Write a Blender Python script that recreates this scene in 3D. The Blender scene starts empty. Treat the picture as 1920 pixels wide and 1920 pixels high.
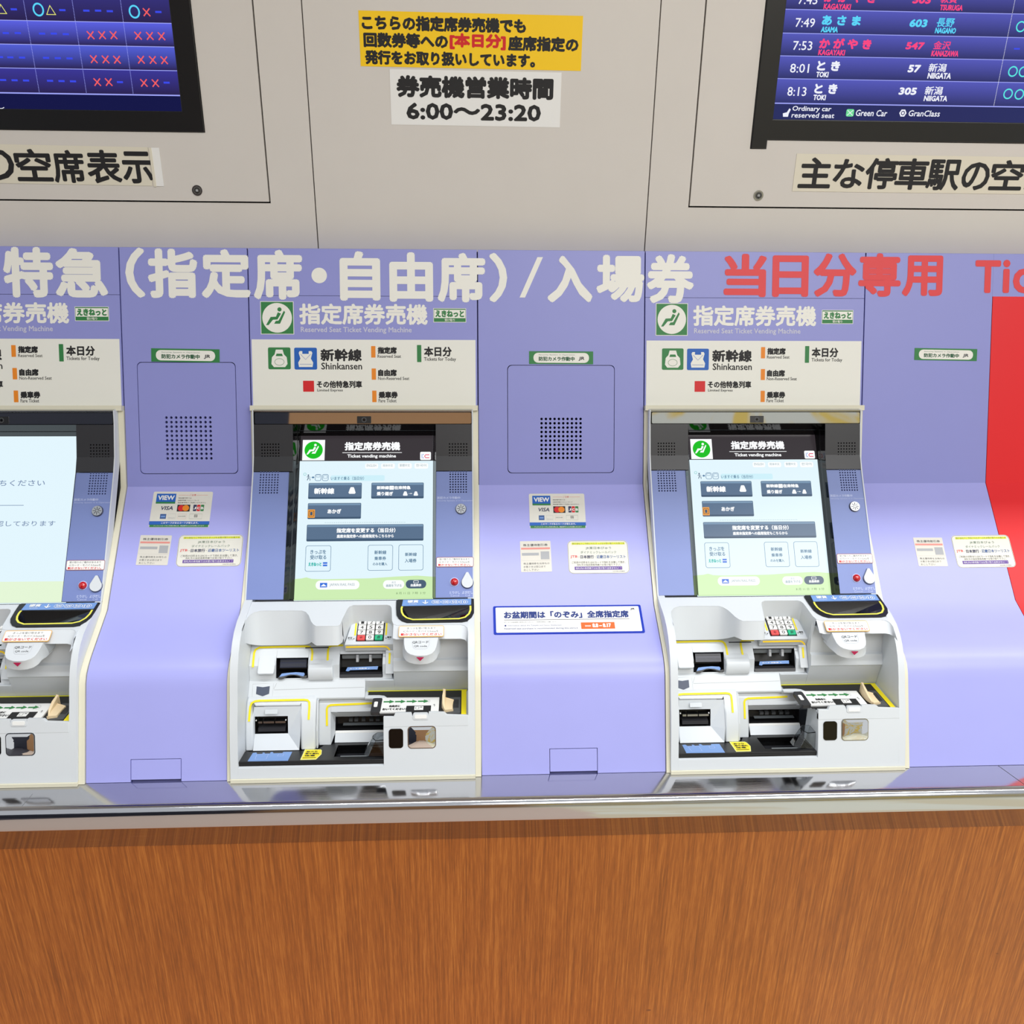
import bpy, math, random
from mathutils import Vector, Matrix
from mathutils.geometry import tessellate_polygon
random.seed(7)
S = bpy.context.scene
COL = S.collection
# ------------------------------------------------------------------ camera
CAM = Vector((-0.0168, -1.8226, 1.0503)); FPX = 1675.82
R_ = Vector((0.99887, -0.04530, 0.01240)).normalized()
F_ = Vector((0.0466, 0.9216, -0.3854)).normalized()
R_ = (R_ - F_ * R_.dot(F_)).normalized(); U_ = R_.cross(F_).normalized()
cam = bpy.data.objects.new('camera', bpy.data.cameras.new('camera')); COL.objects.link(cam)
cam.matrix_world = Matrix(((R_.x, U_.x, -F_.x, CAM.x), (R_.y, U_.y, -F_.y, CAM.y), (R_.z, U_.z, -F_.z, CAM.z), (0, 0, 0, 1)))
cam.data.sensor_width = 36; cam.data.lens = FPX * 36 / 1920; cam.data.clip_start = 0.05
S.camera = cam
# ------------------------------------------------------------------ world, lights, exposure
S.view_settings.view_transform = 'Standard'; S.view_settings.look = 'None'
S.view_settings.gamma = 1; S.view_settings.use_curve_mapping = False
S.view_settings.exposure = 0.0
w = bpy.data.worlds.new('world'); S.world = w; w.use_nodes = True
w.node_tree.nodes['Background'].inputs[0].default_value = (0.92, 0.96, 1.0, 1)
w.node_tree.nodes['Background'].inputs[1].default_value = 0.70
def area(name, loc, aim, sx, sy, power, col):
    l = bpy.data.lights.new(name, 'AREA'); l.shape = 'RECTANGLE'; l.size = sx; l.size_y = sy
    l.energy = power; l.color = col
    o = bpy.data.objects.new(name, l); COL.objects.link(o); o.location = loc
    o.rotation_euler = (Vector(aim) - Vector(loc)).to_track_quat('-Z', 'Y').to_euler()
    return o
area('ceiling_tube_light', (1.6, -1.06, 3.2), (1.6, -1.0, 0), 6.0, 0.10, 104, (0.98, 1.0, 0.99))
area('ceiling_panel_light', (1.6, -3.6, 3.3), (0.6, -0.3, 0.6), 3.0, 1.2, 85, (1.0, 0.98, 0.95))
# ------------------------------------------------------------------ materials
def lin(c):
    c = c / 255.0
    return c / 12.92 if c <= 0.04045 else ((c + 0.055) / 1.055) ** 2.4
def rgb(c): return (lin(c[0]), lin(c[1]), lin(c[2]), 1)
MATS = {}
def mat(name, c, rough=0.5, metal=0.0, spec=0.5, emit=0, noise=0, coat=0, trans=0, nscale=60):
    if name in MATS: return MATS[name]
    m = bpy.data.materials.new(name); m.use_nodes = True; nt = m.node_tree; b = nt.nodes['Principled BSDF']
    b.inputs['Base Color'].default_value = rgb(c); b.inputs['Roughness'].default_value = rough
    b.inputs['Metallic'].default_value = metal; b.inputs['Specular IOR Level'].default_value = spec
    b.inputs['Coat Weight'].default_value = coat
    b.inputs['Transmission Weight'].default_value = trans
    if emit:
        b.inputs['Base Color'].default_value = (0, 0, 0, 1); b.inputs['Specular IOR Level'].default_value = 0.25; b.inputs['Roughness'].default_value = 0.15
        b.inputs['Emission Color'].default_value = rgb(c); b.inputs['Emission Strength'].default_value = emit
    if noise:
        tc = nt.nodes.new('ShaderNodeTexCoord'); n = nt.nodes.new('ShaderNodeTexNoise'); n.inputs['Scale'].default_value = nscale
        n.inputs['Detail'].default_value = 6
        r = nt.nodes.new('ShaderNodeMapRange'); r.inputs['To Min'].default_value = 1 - noise; r.inputs['To Max'].default_value = 1 + noise
        mx = nt.nodes.new('ShaderNodeMix'); mx.data_type = 'RGBA'; mx.blend_type = 'MULTIPLY'; mx.inputs[0].default_value = 1
        mx.inputs[6].default_value = rgb(c)
        nt.links.new(tc.outputs['Object'], n.inputs['Vector']); nt.links.new(n.outputs[0], r.inputs[0])
        nt.links.new(r.outputs[0], mx.inputs[7]); nt.links.new(mx.outputs[2], b.inputs['Base Color'])
        nt.links.new(r.outputs[0], b.inputs['Roughness']) if False else None
    MATS[name] = m; return m
def ramp_emit(name, z0, z1, c0, c1, period=None):
    """screen image whose colour runs along world z (an image shown by a display)"""
    m = bpy.data.materials.new(name); m.use_nodes = True; nt = m.node_tree; b = nt.nodes['Principled BSDF']
    g = nt.nodes.new('ShaderNodeNewGeometry'); s = nt.nodes.new('ShaderNodeSeparateXYZ'); nt.links.new(g.outputs['Position'], s.inputs[0])
    mr = nt.nodes.new('ShaderNodeMapRange'); mr.inputs['From Min'].default_value = z0; mr.inputs['From Max'].default_value = z1
    nt.links.new(s.outputs['Z'], mr.inputs['Value'])
    cr = nt.nodes.new('ShaderNodeValToRGB'); cr.color_ramp.elements[0].color = rgb(c0); cr.color_ramp.elements[1].color = rgb(c1)
    nt.links.new(mr.outputs[0], cr.inputs[0]); nt.links.new(cr.outputs[0], b.inputs['Emission Color'])
    b.inputs['Emission Strength'].default_value = 1; b.inputs['Base Color'].default_value = (0, 0, 0, 1)
    b.inputs['Specular IOR Level'].default_value = 0.25; b.inputs['Roughness'].default_value = 0.15
    return m
M_WALL = mat('beige_wall_paint', (216, 211, 205), 0.45, noise=0.03, nscale=9)
M_LAVU = mat('lavender_header_shaded', (146, 150, 216), 0.42, noise=0.02, nscale=14)  # darker copy of the panel lavender, header shade put into the colour
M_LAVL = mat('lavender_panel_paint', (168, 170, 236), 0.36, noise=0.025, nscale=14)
M_CREAM = mat('cream_vinyl', (242, 241, 233), 0.5)
M_BOARD = mat('ivory_board', (238, 238, 230), 0.5)
M_RED = mat('red_vinyl', (232, 8, 22), 0.45)
M_REDT = mat('red_cut_vinyl', (226, 62, 66), 0.5)
M_GREY = mat('light_grey_plastic', (214, 219, 224), 0.42)
M_GREY2 = mat('grey_plastic_dark', (120, 126, 130), 0.5)
M_BLUE = mat('blue_lavender_metal', (122, 138, 196), 0.38, noise=0.02, nscale=25)
M_BLACK = mat('black_plastic', (22, 22, 24), 0.35)
M_BLKG = mat('black_gloss', (8, 8, 9), 0.08)
M_BLKM = mat('black_band', (42, 42, 46), 0.4)
M_HOLE = mat('dark_hole', (12, 14, 24), 0.8)
M_GROOVE = mat('groove_shadow', (70, 66, 120), 0.7)
M_TRIM = mat('cream_sealant', (226, 222, 200), 0.45)
M_DGAP = mat('dark_gap', (16, 14, 12), 0.8)
M_YEL = mat('yellow_line', (246, 226, 20), 0.5)
M_YELN = mat('yellow_sticker', (255, 208, 10), 0.5)
M_YELL = mat('yellow_label', (245, 226, 30), 0.5)
M_WHITE = mat('white_paper', (240, 240, 238), 0.45)
M_WHITE2 = mat('white_label', (226, 224, 214), 0.35, noise=0.04, nscale=90)
M_BLK = mat('black_ink', (22, 21, 24), 0.6)
M_DGREY = mat('dark_grey_ink', (80, 82, 84), 0.6)
M_GREEN = mat('green_ink', (44, 128, 66), 0.5)
M_GRNTXT = mat('dark_green_ink', (36, 92, 60), 0.5)
M_SKY = mat('label_blue', (118, 156, 216), 0.4)
M_NAVY = mat('navy_ink', (18, 44, 150), 0.5)
M_BLUEI = mat('blue_ink', (20, 96, 190), 0.5)
M_REDI = mat('red_ink', (216, 22, 30), 0.5)
M_ORG = mat('orange_ink', (238, 138, 22), 0.5)
M_ORG2 = mat('orange_block', (240, 106, 44), 0.5)
M_LBLTX = mat('pale_blue_print', (196, 206, 240), 0.5)
M_CHROME = mat('mirror', (235, 235, 235), 0.02, metal=1)
M_SILV = mat('silver_metal', (190, 192, 196), 0.22, metal=1)
M_TAN = mat('tan_plastic', (240, 216, 176), 0.55)
M_LAMP = mat('red_lamp', (190, 6, 20), 0.12, coat=1)
M_MAG = mat('magenta_ink', (176, 20, 76), 0.5)
M_KRED = mat('red_key', (238, 84, 84), 0.45)
M_KGRN = mat('green_key', (40, 186, 136), 0.45)
M_PINK = mat('pale_red_ink', (224, 142, 132), 0.5)
M_GREYI = mat('grey_ink', (168, 170, 174), 0.5)
M_YGRN = mat('yellow_green_ink', (226, 232, 50), 0.5)
M_PURP = mat('purple_ink', (98, 62, 150), 0.5)
M_CLEAR = mat('clear_plastic', (235, 238, 240), 0.04, trans=1.0)
# emitting screen colours
def E(name, c): return mat('screen_' + name, c, emit=1)
E_BG = E('pale_blue', (226, 245, 253)); E_HEAD = E('dark_head', (52, 46, 50)); E_WHITE = E('white', (252, 254, 255))
E_GREEN = E('green', (8, 190, 20)); E_BTN = E('button', (88, 112, 140)); E_BTND = E('button_dark', (60, 84, 110)); E_BTNL = E('button_light', (120, 150, 178))
E_LAND = E('land', (206, 238, 180)); E_LINE = E('line', (70, 116, 156)); E_TXT = E('blue_text', (66, 112, 146))
E_CYAN = E('cyan_hint', (206, 240, 250)); E_PILL = E('pill_dark', (70, 92, 116)); E_GRTX = E('green_text', (110, 140, 96))
E_PINKC = E('pink', (230, 40, 90)); E_BLSQ = E('blue_square', (50, 112, 220)); E_TEAL = E('teal', (50, 186, 176)); E_ORNG = E('orange', (240, 160, 60))
E_GTXT = E('grey_text', (138, 168, 176)); E_WTXT = E('wait_text', (120, 142, 176))
E_D0 = E('display_line', (160, 166, 250)); E_DW = E('display_white', (240, 242, 252)); E_DP = E('display_pink', (250, 70, 130)); E_DC = E('display_cyan', (90, 214, 250))
E_DG = E('display_ring', (90, 232, 226)); E_DR = E('display_red', (246, 96, 96)); E_DB = E('display_blue', (60, 76, 236)); E_DY = E('display_yellow', (240, 240, 120))
E_DGR = E('display_green', (110, 220, 150)); E_DBOT = E('display_bottom', (36, 42, 96)); E_DBOTL = E('display_bottom_left', (22, 24, 72))
# wood veneer
def wood():
    m = bpy.data.materials.new('orange_wood_veneer'); m.use_nodes = True; nt = m.node_tree; b = nt.nodes['Principled BSDF']
    tc = nt.nodes.new('ShaderNodeTexCoord')
    def layer(sx, sz, scale, det):
        mp = nt.nodes.new('ShaderNodeMapping'); mp.inputs['Scale'].default_value = (sx, 1, sz)
        n = nt.nodes.new('ShaderNodeTexNoise'); n.inputs['Scale'].default_value = scale; n.inputs['Detail'].default_value = det; n.inputs['Roughness'].default_value = 0.65
        nt.links.new(tc.outputs['Object'], mp.inputs[0]); nt.links.new(mp.outputs[0], n.inputs['Vector']); return n
    a = layer(60, 1.2, 4.0, 6); c = layer(260, 9, 3.0, 3)
    ad = nt.nodes.new('ShaderNodeMath'); ad.operation = 'ADD'; nt.links.new(a.outputs[0], ad.inputs[0])
    ml = nt.nodes.new('ShaderNodeMath'); ml.operation = 'MULTIPLY'; ml.inputs[1].default_value = 0.6; nt.links.new(c.outputs[0], ml.inputs[0]); nt.links.new(ml.outputs[0], ad.inputs[1])
    cr = nt.nodes.new('ShaderNodeValToRGB'); el = cr.color_ramp.elements
    el[0].position = 0.55; el[0].color = rgb((136, 72, 10)); el[1].position = 1.02; el[1].color = rgb((202, 122, 44))
    e = el.new(0.8); e.color = rgb((174, 95, 22))
    nt.links.new(ad.outputs[0], cr.inputs[0]); nt.links.new(cr.outputs[0], b.inputs['Base Color']); b.inputs['Roughness'].default_value = 0.45
    return m
M_WOOD = wood()
def steel():
    m = bpy.data.materials.new('brushed_steel'); m.use_nodes = True; nt = m.node_tree; b = nt.nodes['Principled BSDF']
    b.inputs['Base Color'].default_value = rgb((196, 196, 200)); b.inputs['Metallic'].default_value = 1
    tc = nt.nodes.new('ShaderNodeTexCoord'); mp = nt.nodes.new('ShaderNodeMapping'); mp.inputs['Scale'].default_value = (2, 90, 90)
    n = nt.nodes.new('ShaderNodeTexNoise'); n.inputs['Scale'].default_value = 6; n.inputs['Detail'].default_value = 5
    nt.links.new(tc.outputs['Object'], mp.inputs[0]); nt.links.new(mp.outputs[0], n.inputs['Vector'])
    r = nt.nodes.new('ShaderNodeMapRange'); r.inputs['To Min'].default_value = 0.05; r.inputs['To Max'].default_value = 0.13
    nt.links.new(n.outputs[0], r.inputs[0]); nt.links.new(r.outputs[0], b.inputs['Roughness'])
    bp = nt.nodes.new('ShaderNodeBump'); bp.inputs['Strength'].default_value = 0.03; bp.inputs['Distance'].default_value = 0.001
    nt.links.new(n.outputs[0], bp.inputs['Height']); nt.links.new(bp.outputs[0], b.inputs['Normal'])
    return m
M_STEEL = steel()
# ------------------------------------------------------------------ frames and mesh building
class Fr:
    """flat face holding the x axis, through profile points (y0,z0) below and (y1,z1) above"""
    def __init__(s, p0, p1, x0=0.0):
        s.o = Vector((x0, p0[0], p0[1])); s.X = Vector((1, 0, 0)); s.T = Vector((0, p1[0] - p0[0], p1[1] - p0[1])).normalized(); s.N = s.X.cross(s.T)
    def pt(s, x, t, h=0): return s.o + s.X * x + s.T * t + s.N * h
    def uv(s, u, v, h=0):
        d = F_ + R_ * ((u - 960) / FPX) - U_ * ((v - 960) / FPX); o = s.o + s.N * h
        k = (o - CAM).dot(s.N) / d.dot(s.N); q = CAM + d * k - s.o
        return (q.dot(s.X), q.dot(s.T))
class FrQ(Fr):
    """frame of a sticker: unit square (0..1, 0..1) mapped to a parallelogram on a face; lengths are real"""
    def __init__(s, base, bl, br, tl, h=0.0):
        P = lambda q: base.pt(*base.uv(*q)) + base.N * h
        a, b, c = P(bl), P(br), P(tl); s.o = a; s.W = (b - a).length; s.X = (b - a).normalized(); s.N = base.N.copy()
        s.T = s.N.cross(s.X).normalized(); s.H = (c - a).dot(s.T)
class MB:
    def __init__(s): s.v = []; s.f = []; s.m = []; s.mats = []
    def mi(s, m):
        if m not in s.mats: s.mats.append(m)
        return s.mats.index(m)
    def add(s, vs, fs, m):
        b = len(s.v); k = s.mi(m); s.v += [tuple(p) for p in vs]; s.f += [tuple(b + i for i in f) for f in fs]; s.m += [k] * len(fs); return s
    def prism(s, fr, poly, h0, h1, m, holes=(), back=False, wall=None):
        loops = [list(poly)] + [list(h) for h in holes]
        tri = tessellate_polygon([[Vector((p[0], p[1], 0)) for p in l] for l in loops]); flat = [p for l in loops for p in l]; n = len(flat)
        def orient(t):
            a, b, c = (flat[i] for i in t); return t if (b[0]-a[0])*(c[1]-a[1]) - (b[1]-a[1])*(c[0]-a[0]) > 0 else (t[0], t[2], t[1])
        tri = [orient(t) for t in tri]
        s.add([fr.pt(x, t, h1) for x, t in flat], tri, m)
        if abs(h1 - h0) > 1e-7:
            vs = [fr.pt(x, t, h0) for x, t in flat] + [fr.pt(x, t, h1) for x, t in flat]; fs = []; k = 0
            for li, l in enumerate(loops):
                L = len(l); ar = sum(l[i][0]*l[(i+1) % L][1] - l[(i+1) % L][0]*l[i][1] for i in range(L)); ccw = (ar > 0) == (li == 0)
                for i in range(L):
                    a, b = k+i, k+(i+1) % L
                    fs.append((a, b, n+b, n+a) if ccw else (b, a, n+a, n+b))
                k += L
            s.add(vs, fs, wall or m)
            s.add([fr.pt(x, t, h0) for x, t in flat], [(t[0], t[2], t[1]) for t in tri], m) if back else None
        return s
    def rect(s, fr, x0, t0, x1, t1, h0, h1, m, r=0, n=4, back=False): return s.prism(fr, rr(x0, t0, x1, t1, r, n), h0, h1, m, back=back)
    def yz(s, x0, x1, poly, m):
        """solid: polygon in the y,z plane swept from x0 to x1"""
        n = len(poly); tri = tessellate_polygon([[Vector((p[0], p[1], 0)) for p in poly]])
        def orient(t):
            a, b, c = (poly[i] for i in t); return t if (b[0]-a[0])*(c[1]-a[1]) - (b[1]-a[1])*(c[0]-a[0]) > 0 else (t[0], t[2], t[1])
        tri = [orient(t) for t in tri]; ar = sum(poly[i][0]*poly[(i+1) % n][1] - poly[(i+1) % n][0]*poly[i][1] for i in range(n))
        vs = [(x0, y, z) for y, z in poly] + [(x1, y, z) for y, z in poly]
        fs = [(t[0], t[2], t[1]) for t in tri] + [tuple(i + n for i in t) for t in tri]
        for i in range(n):
            j = (i+1) % n; fs.append((i, j, n+j, n+i) if ar > 0 else (j, i, n+i, n+j))
        return s.add(vs, fs, m)
    def box(s, x0, y0, z0, x1, y1, z1, m): return s.yz(x0, x1, [(y0, z0), (y1, z0), (y1, z1), (y0, z1)], m)
    def loft(s, A, B, m, close=False):
        n = len(A); fs = [(i, (i+1) % n, n + (i+1) % n, n + i) for i in range(n if close else n - 1)]
        return s.add(list(A) + list(B), fs, m)
    def line(s, fr, pts, wd, h0, h1, m, close=False):
        """ribbon of width wd along points on a face"""
        P = [Vector(p) for p in pts]; n = len(P); L = []; Rr = []
        for i in range(n):
            a = P[(i-1) % n] if (close or i > 0) else P[i]; b = P[(i+1) % n] if (close or i < n-1) else P[i]
            d = (b - a); d = d.normalized() if d.length > 1e-9 else Vector((1, 0)); nn = Vector((-d.y, d.x)) * wd / 2
            L.append(P[i] + nn); Rr.append(P[i] - nn)
        for i in range(n if close else n-1):
            j = (i+1) % n; q = [tuple(Rr[i]), tuple(Rr[j]), tuple(L[j]), tuple(L[i])]
            s.add([fr.pt(a, b, h1) for a, b in q], [(0, 1, 2, 3)], m)
            if h1 - h0 > 0.0004:
                s.add([fr.pt(a, b, h0) for a, b in q] + [fr.pt(a, b, h1) for a, b in q], [(0, 1, 5, 4), (2, 3, 7, 6)], m)
        return s
    def disc(s, fr, x, t, r, h0, h1, m, n=20, ry=None): return s.prism(fr, circ(x, t, r, n, ry), h0, h1, m)
    def dome(s, fr, x, t, r, h0, hh, m, n=20, k=5):
        rings = [[fr.pt(x + r*math.cos(a)*math.cos(2*math.pi*i/n), t + r*math.cos(a)*math.sin(2*math.pi*i/n), h0 + hh*math.sin(a)) for i in range(n)] for a in [math.pi/2*j/k for j in range(k)]]
        for A, B in zip(rings, rings[1:]): s.loft(A, B, m, True)
        s.add(rings[-1] + [fr.pt(x, t, h0+hh)], [(i, (i+1) % n, n) for i in range(n)], m); return s
    def text(s, fr, txt, x0, t0, x1, t1, h, m, bold=0.0, shear=0.0, keep=False):
        """print txt so that its inked box fills x0..x1, t0..t1"""
        vs, fs, bb = glyphs(txt); bw, bh = bb[2]-bb[0], bb[3]-bb[1]
        H = t1 - t0; b = bold * H
        sx = (x1 - x0 - 2*b) / bw; sy = (H - 2*b) / bh
        if keep:
            k = min(sx, sy); cx = (x0+x1)/2; x0 = cx - k*bw/2 - b; sx = k
        offs = [(0, 0)] if b <= 0 else [(b*math.cos(i*math.pi/4), b*math.sin(i*math.pi/4)) for i in range(8)] + [(0, 0)]
        for i, (ox, oy) in enumerate(offs):
            s.add([fr.pt(x0 + b + (vx-bb[0])*sx + ox + shear*(vy-bb[1])*sy, t0 + b + (vy-bb[1])*sy + oy, h + i*0.000004) for vx, vy in vs], fs, m)
        return s
    def build(s, name, parent=None, org=(0, 0, 0), smooth=0, bevel=0, **tags):
        me = bpy.data.meshes.new(name); o = Vector(org)
        me.from_pydata([tuple(Vector(p) - o) for p in s.v], [], s.f)
        for m in s.mats: me.materials.append(m)
        me.polygons.foreach_set('material_index', s.m)
        if smooth:
            import bmesh
            bm = bmesh.new(); bm.from_mesh(me); bmesh.ops.remove_doubles(bm, verts=bm.verts, dist=1e-5); bm.to_mesh(me); bm.free()
            me.polygons.foreach_set('use_smooth', [True] * len(me.polygons)); me.set_sharp_from_angle(angle=math.radians(smooth))
        me.update()
        ob = bpy.data.objects.new(name, me); COL.objects.link(ob)
        if bevel:
            if not smooth:
                import bmesh
                bm = bmesh.new(); bm.from_mesh(me); bmesh.ops.remove_doubles(bm, verts=bm.verts, dist=1e-5); bm.to_mesh(me); bm.free()
            md = ob.modifiers.new('bevel', 'BEVEL'); md.width = bevel; md.segments = 2; md.limit_method = 'ANGLE'; md.angle_limit = math.radians(40); md.harden_normals = False
        if parent is not None: ob.parent = parent
        else: ob.location = o
        for k, v in tags.items(): ob[k] = v
        return ob
def rr(x0, t0, x1, t1, r=0, n=4):
    if r <= 0: return [(x0, t0), (x1, t0), (x1, t1), (x0, t1)]
    out = []
    for cx, cy, a0 in ((x1-r, t0+r, -90), (x1-r, t1-r, 0), (x0+r, t1-r, 90), (x0+r, t0+r, 180)):
        out += [(cx + r*math.cos(math.radians(a0 + 90*i/n)), cy + r*math.sin(math.radians(a0 + 90*i/n))) for i in range(n+1)]
    return out
def circ(x, t, r, n=16, ry=None): return [(x + r*math.cos(2*math.pi*i/n), t + (ry or r)*math.sin(2*math.pi*i/n)) for i in range(n)]
_G = {}
def glyphs(txt):
    if txt in _G: return _G[txt]
    c = bpy.data.curves.new('t', 'FONT'); c.body = txt; c.resolution_u = 3 if len(txt) < 4 else 2
    o = bpy.data.objects.new('t', c); m = bpy.data.meshes.new_from_object(o)
    vs = [(v.co.x, v.co.y) for v in m.vertices]; fs = [tuple(p.vertices) for p in m.polygons]
    bb = (min(v[0] for v in vs), min(v[1] for v in vs), max(v[0] for v in vs), max(v[1] for v in vs))
    bpy.data.objects.remove(o); bpy.data.curves.remove(c); bpy.data.meshes.remove(m)
    _G[txt] = (vs, fs, bb); return _G[txt]
def box_uv(fr, u0, v0, u1, v1):
    """image box on a face -> x0,t0,x1,t1"""
    um, vm = (u0+u1)/2, (v0+v1)/2
    return fr.uv(u0, vm)[0], fr.uv(um, v1)[1], fr.uv(u1, vm)[0], fr.uv(um, v0)[1]
def T(mb, fr, txt, box, h, m, bold=0.03, shear=0.0): mb.text(fr, txt, *box_uv(fr, *box), h, m, bold, shear)
def empty(name, loc, **tags):
    o = bpy.data.objects.new(name, None); COL.objects.link(o); o.location = loc; o.empty_display_size = 0.05
    for k, v in tags.items(): o[k] = v
    return o
def dup(o, parent=None, skip=()):
    c = o.copy(); COL.objects.link(c)
    if parent is not None: c.parent = parent
    for ch in [x for x in KIDS.get(o, [])]:
        if ch.name.split('.')[0] in skip: continue
        dup(ch, c, skip)
    return c
KIDS = {}
def index_kids():
    KIDS.clear()
    for ob in bpy.data.objects:
        if ob.parent: KIDS.setdefault(ob.parent, []).append(ob)

# ------------------------------------------------------------------ main faces
YW = 0.045
W_ = Fr((YW, 0.0), (YW, 1.0))                       # upper wall
HP = Fr((-0.1460, 0.4080), (0.0, 0.8475))           # leaning header face
G1 = Fr((-0.3265, 0.2320), (-0.1460, 0.4080))       # sloping part of the filler panels
G2 = Fr((-0.3810, 0.2085), (-0.3265, 0.2320))       # shallow part
G3 = Fr((-0.5310, 0.0), (-0.4695, 0.1400))          # lower front
SEC = [(-0.146, 0.408), (-0.3265, 0.232), (-0.381, 0.2085), (-0.420, 0.1917), (-0.4375, 0.1825), (-0.4505, 0.1730), (-0.4600, 0.1600), (-0.4665, 0.1465), (-0.500, 0.0705), (-0.5307, 0.0008)]
XA, XB, XC, XD, XE, XR = -0.6924, -0.4468, 0.0, 0.3332, 0.78, 1.045
HT = HP.uv(960, 471)[1]; HT = 0.463                 # length of the header face from its foot to its top edge
XL_END, XR_END = -1.55, 1.75
# ------------------------------------------------------------------ the setting
ZT = 1.90
def wall_side():
    wall = empty('wall_back', (0, 0.06, 0.6), kind='structure', label='beige painted metal wall of flush panels above the ticket machines')
    g = 0.0011
    def panel(x0, x1, hole=None):
        mb = MB(); outer = rr(x0 + g, 0.80, x1 - g, ZT)
        if hole:   # panel cut round a door that runs off its outer side
            hx0, hx1, hz = hole
            outer = ([(x0+g, 0.80), (x1-g, 0.80), (x1-g, ZT), (hx1, ZT), (hx1, hz), (x0+g, hz)] if hx0 <= x0 else
                     [(x0+g, 0.80), (x1-g, 0.80), (x1-g, hz), (hx0, hz), (hx0, ZT), (x0+g, ZT)])
        mb.prism(W_, outer, -0.02, 0, M_WALL); mb.build('wall_panel', wall, (0, 0.06, 0.6))
    panel(XL_END, -0.3171, (XL_END, -0.4035, 0.9275)); panel(-0.3171, 0.3402); panel(0.3402, XR_END, (0.4225, XR_END, 0.9275))
    mb = MB(); mb.rect(W_, XL_END, 0.78, XR_END, ZT, -0.09, -0.045, M_DGAP); mb.build('backing', wall, (0, 0.06, 0.6))
    return wall
wall_side()
mb = MB(); mb.box(-4, -0.68, 1.90, 4, 0.3, 2.0, M_WALL); mb.build('shading_soffit', None, (0, 0, 1.9), kind='structure')  # unseen soffit added to keep the tube's light off wall and header
mb = MB(); mb.box(-7, -9, -0.80, 7, 0.4, -0.75, M_TAN)
def floor_mat(name, zones, sc, alt):
    m = bpy.data.materials.new(name); m.use_nodes = True; nt = m.node_tree; b = nt.nodes['Principled BSDF']
    tc = nt.nodes.new('ShaderNodeTexCoord'); sp = nt.nodes.new('ShaderNodeSeparateXYZ'); nt.links.new(tc.outputs['Object'], sp.inputs[0])
    mr = nt.nodes.new('ShaderNodeMapRange'); mr.inputs['From Min'].default_value = -7; mr.inputs['From Max'].default_value = 7; nt.links.new(sp.outputs['X'], mr.inputs['Value'])
    cr = nt.nodes.new('ShaderNodeValToRGB'); cr.color_ramp.interpolation = 'CONSTANT'; el = cr.color_ramp.elements
    el[0].position = 0; el[0].color = rgb(zones[0][1]); el[1].position = (zones[1][0]+7)/14; el[1].color = rgb(zones[1][1])
    for x, c in zones[2:]: e = el.new((x+7)/14); e.color = rgb(c)
    nt.links.new(mr.outputs[0], cr.inputs[0])
    n = nt.nodes.new('ShaderNodeTexNoise'); n.inputs['Scale'].default_value = sc; n.inputs['Detail'].default_value = 3; n.inputs['Distortion'].default_value = 1.6
    nt.links.new(tc.outputs['Object'], n.inputs['Vector'])
    r2 = nt.nodes.new('ShaderNodeMapRange'); r2.inputs['From Min'].default_value = 0.47; r2.inputs['From Max'].default_value = 0.55; nt.links.new(n.outputs[0], r2.inputs[0])
    gt = nt.nodes.new('ShaderNodeMath'); gt.operation = 'GREATER_THAN'; gt.inputs[1].default_value = alt[0]; nt.links.new(sp.outputs['X'], gt.inputs[0])
    mu = nt.nodes.new('ShaderNodeMath'); mu.operation = 'MULTIPLY'; nt.links.new(r2.outputs[0], mu.inputs[0]); nt.links.new(gt.outputs[0], mu.inputs[1])
    mx = nt.nodes.new('ShaderNodeMix'); mx.data_type = 'RGBA'; nt.links.new(mu.outputs[0], mx.inputs[0]); nt.links.new(cr.outputs[0], mx.inputs[6]); mx.inputs[7].default_value = rgb(alt[1])
    nt.links.new(mx.outputs[2], b.inputs['Base Color']); b.inputs['Roughness'].default_value = 0.5
    return m
M_FLOOR = floor_mat('floor_reflection_zones', [(-7, (60, 58, 66)), (-1.62, (206, 186, 170)), (0.3, (222, 224, 206))], 1.0, (0.3, (214, 206, 176)))  # unseen floor; colour zones invented for what the steel nose reflects
M_HALL = floor_mat('hall_reflection_zones', [(-7, (28, 30, 48)), (-2.3, (186, 138, 92)), (0.6, (226, 226, 216))], 0.9, (0.6, (238, 206, 108)))  # unseen wall; colour zones invented for what the mirror strips reflect
mb.mats = [M_FLOOR]; mb.build('floor', None, (0, 0, -0.75), kind='structure')
mb = MB(); mb.box(-7, -9.1, -0.75, 7, -9.0, 5.2, M_HALL); mb.build('wall_front', None, (0, -9, -0.75), kind='structure')
# counter: steel ledge and wooden front
NOSE = [(0.02, -0.004), (0.02, 0.0), (-0.586, 0.0), (-0.5925, -0.0012), (-0.5975, -0.0042), (-0.6008, -0.0085), (-0.6022, -0.014), (-0.6022, -0.0335), (-0.6008, -0.0395), (-0.5975, -0.0440), (-0.5925, -0.0475), (-0.540, -0.1340), (-0.536, -0.137), (-0.52, -0.137), (-0.52, -0.02), (0.0, -0.02)]
led = empty('steel_ledge', (0.2, -0.55, -0.13), label='brushed stainless steel ledge with a rounded nose running below all the ticket machines', category='counter')
mb = MB(); mb.yz(XL_END, XR_END, NOSE, M_STEEL); mb.build('ledge_top', led, (0.2, -0.55, -0.13), smooth=35)
mb = MB()
LD = Fr((-0.6, 0.0), (-0.5, 0.0)); mb.line(LD, [(0.9475, 0.069), (0.9665, 0.016)], 0.0009, 0, 0.0003, M_DGREY)
mb.build('mitre_joint', led, (0.2, -0.55, -0.13))
mb = MB(); mb.line(LD, [(-0.772, 0.045), (-0.776, 0.0145)], 0.0006, 0, 0.0003, M_SILV); mb.build('scratch', led, (0.2, -0.55, -0.13))
base = empty('counter_base', (0.2, -0.45, -0.75), label='orange-brown wood veneer counter front below the steel ledge', category='counter')
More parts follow.
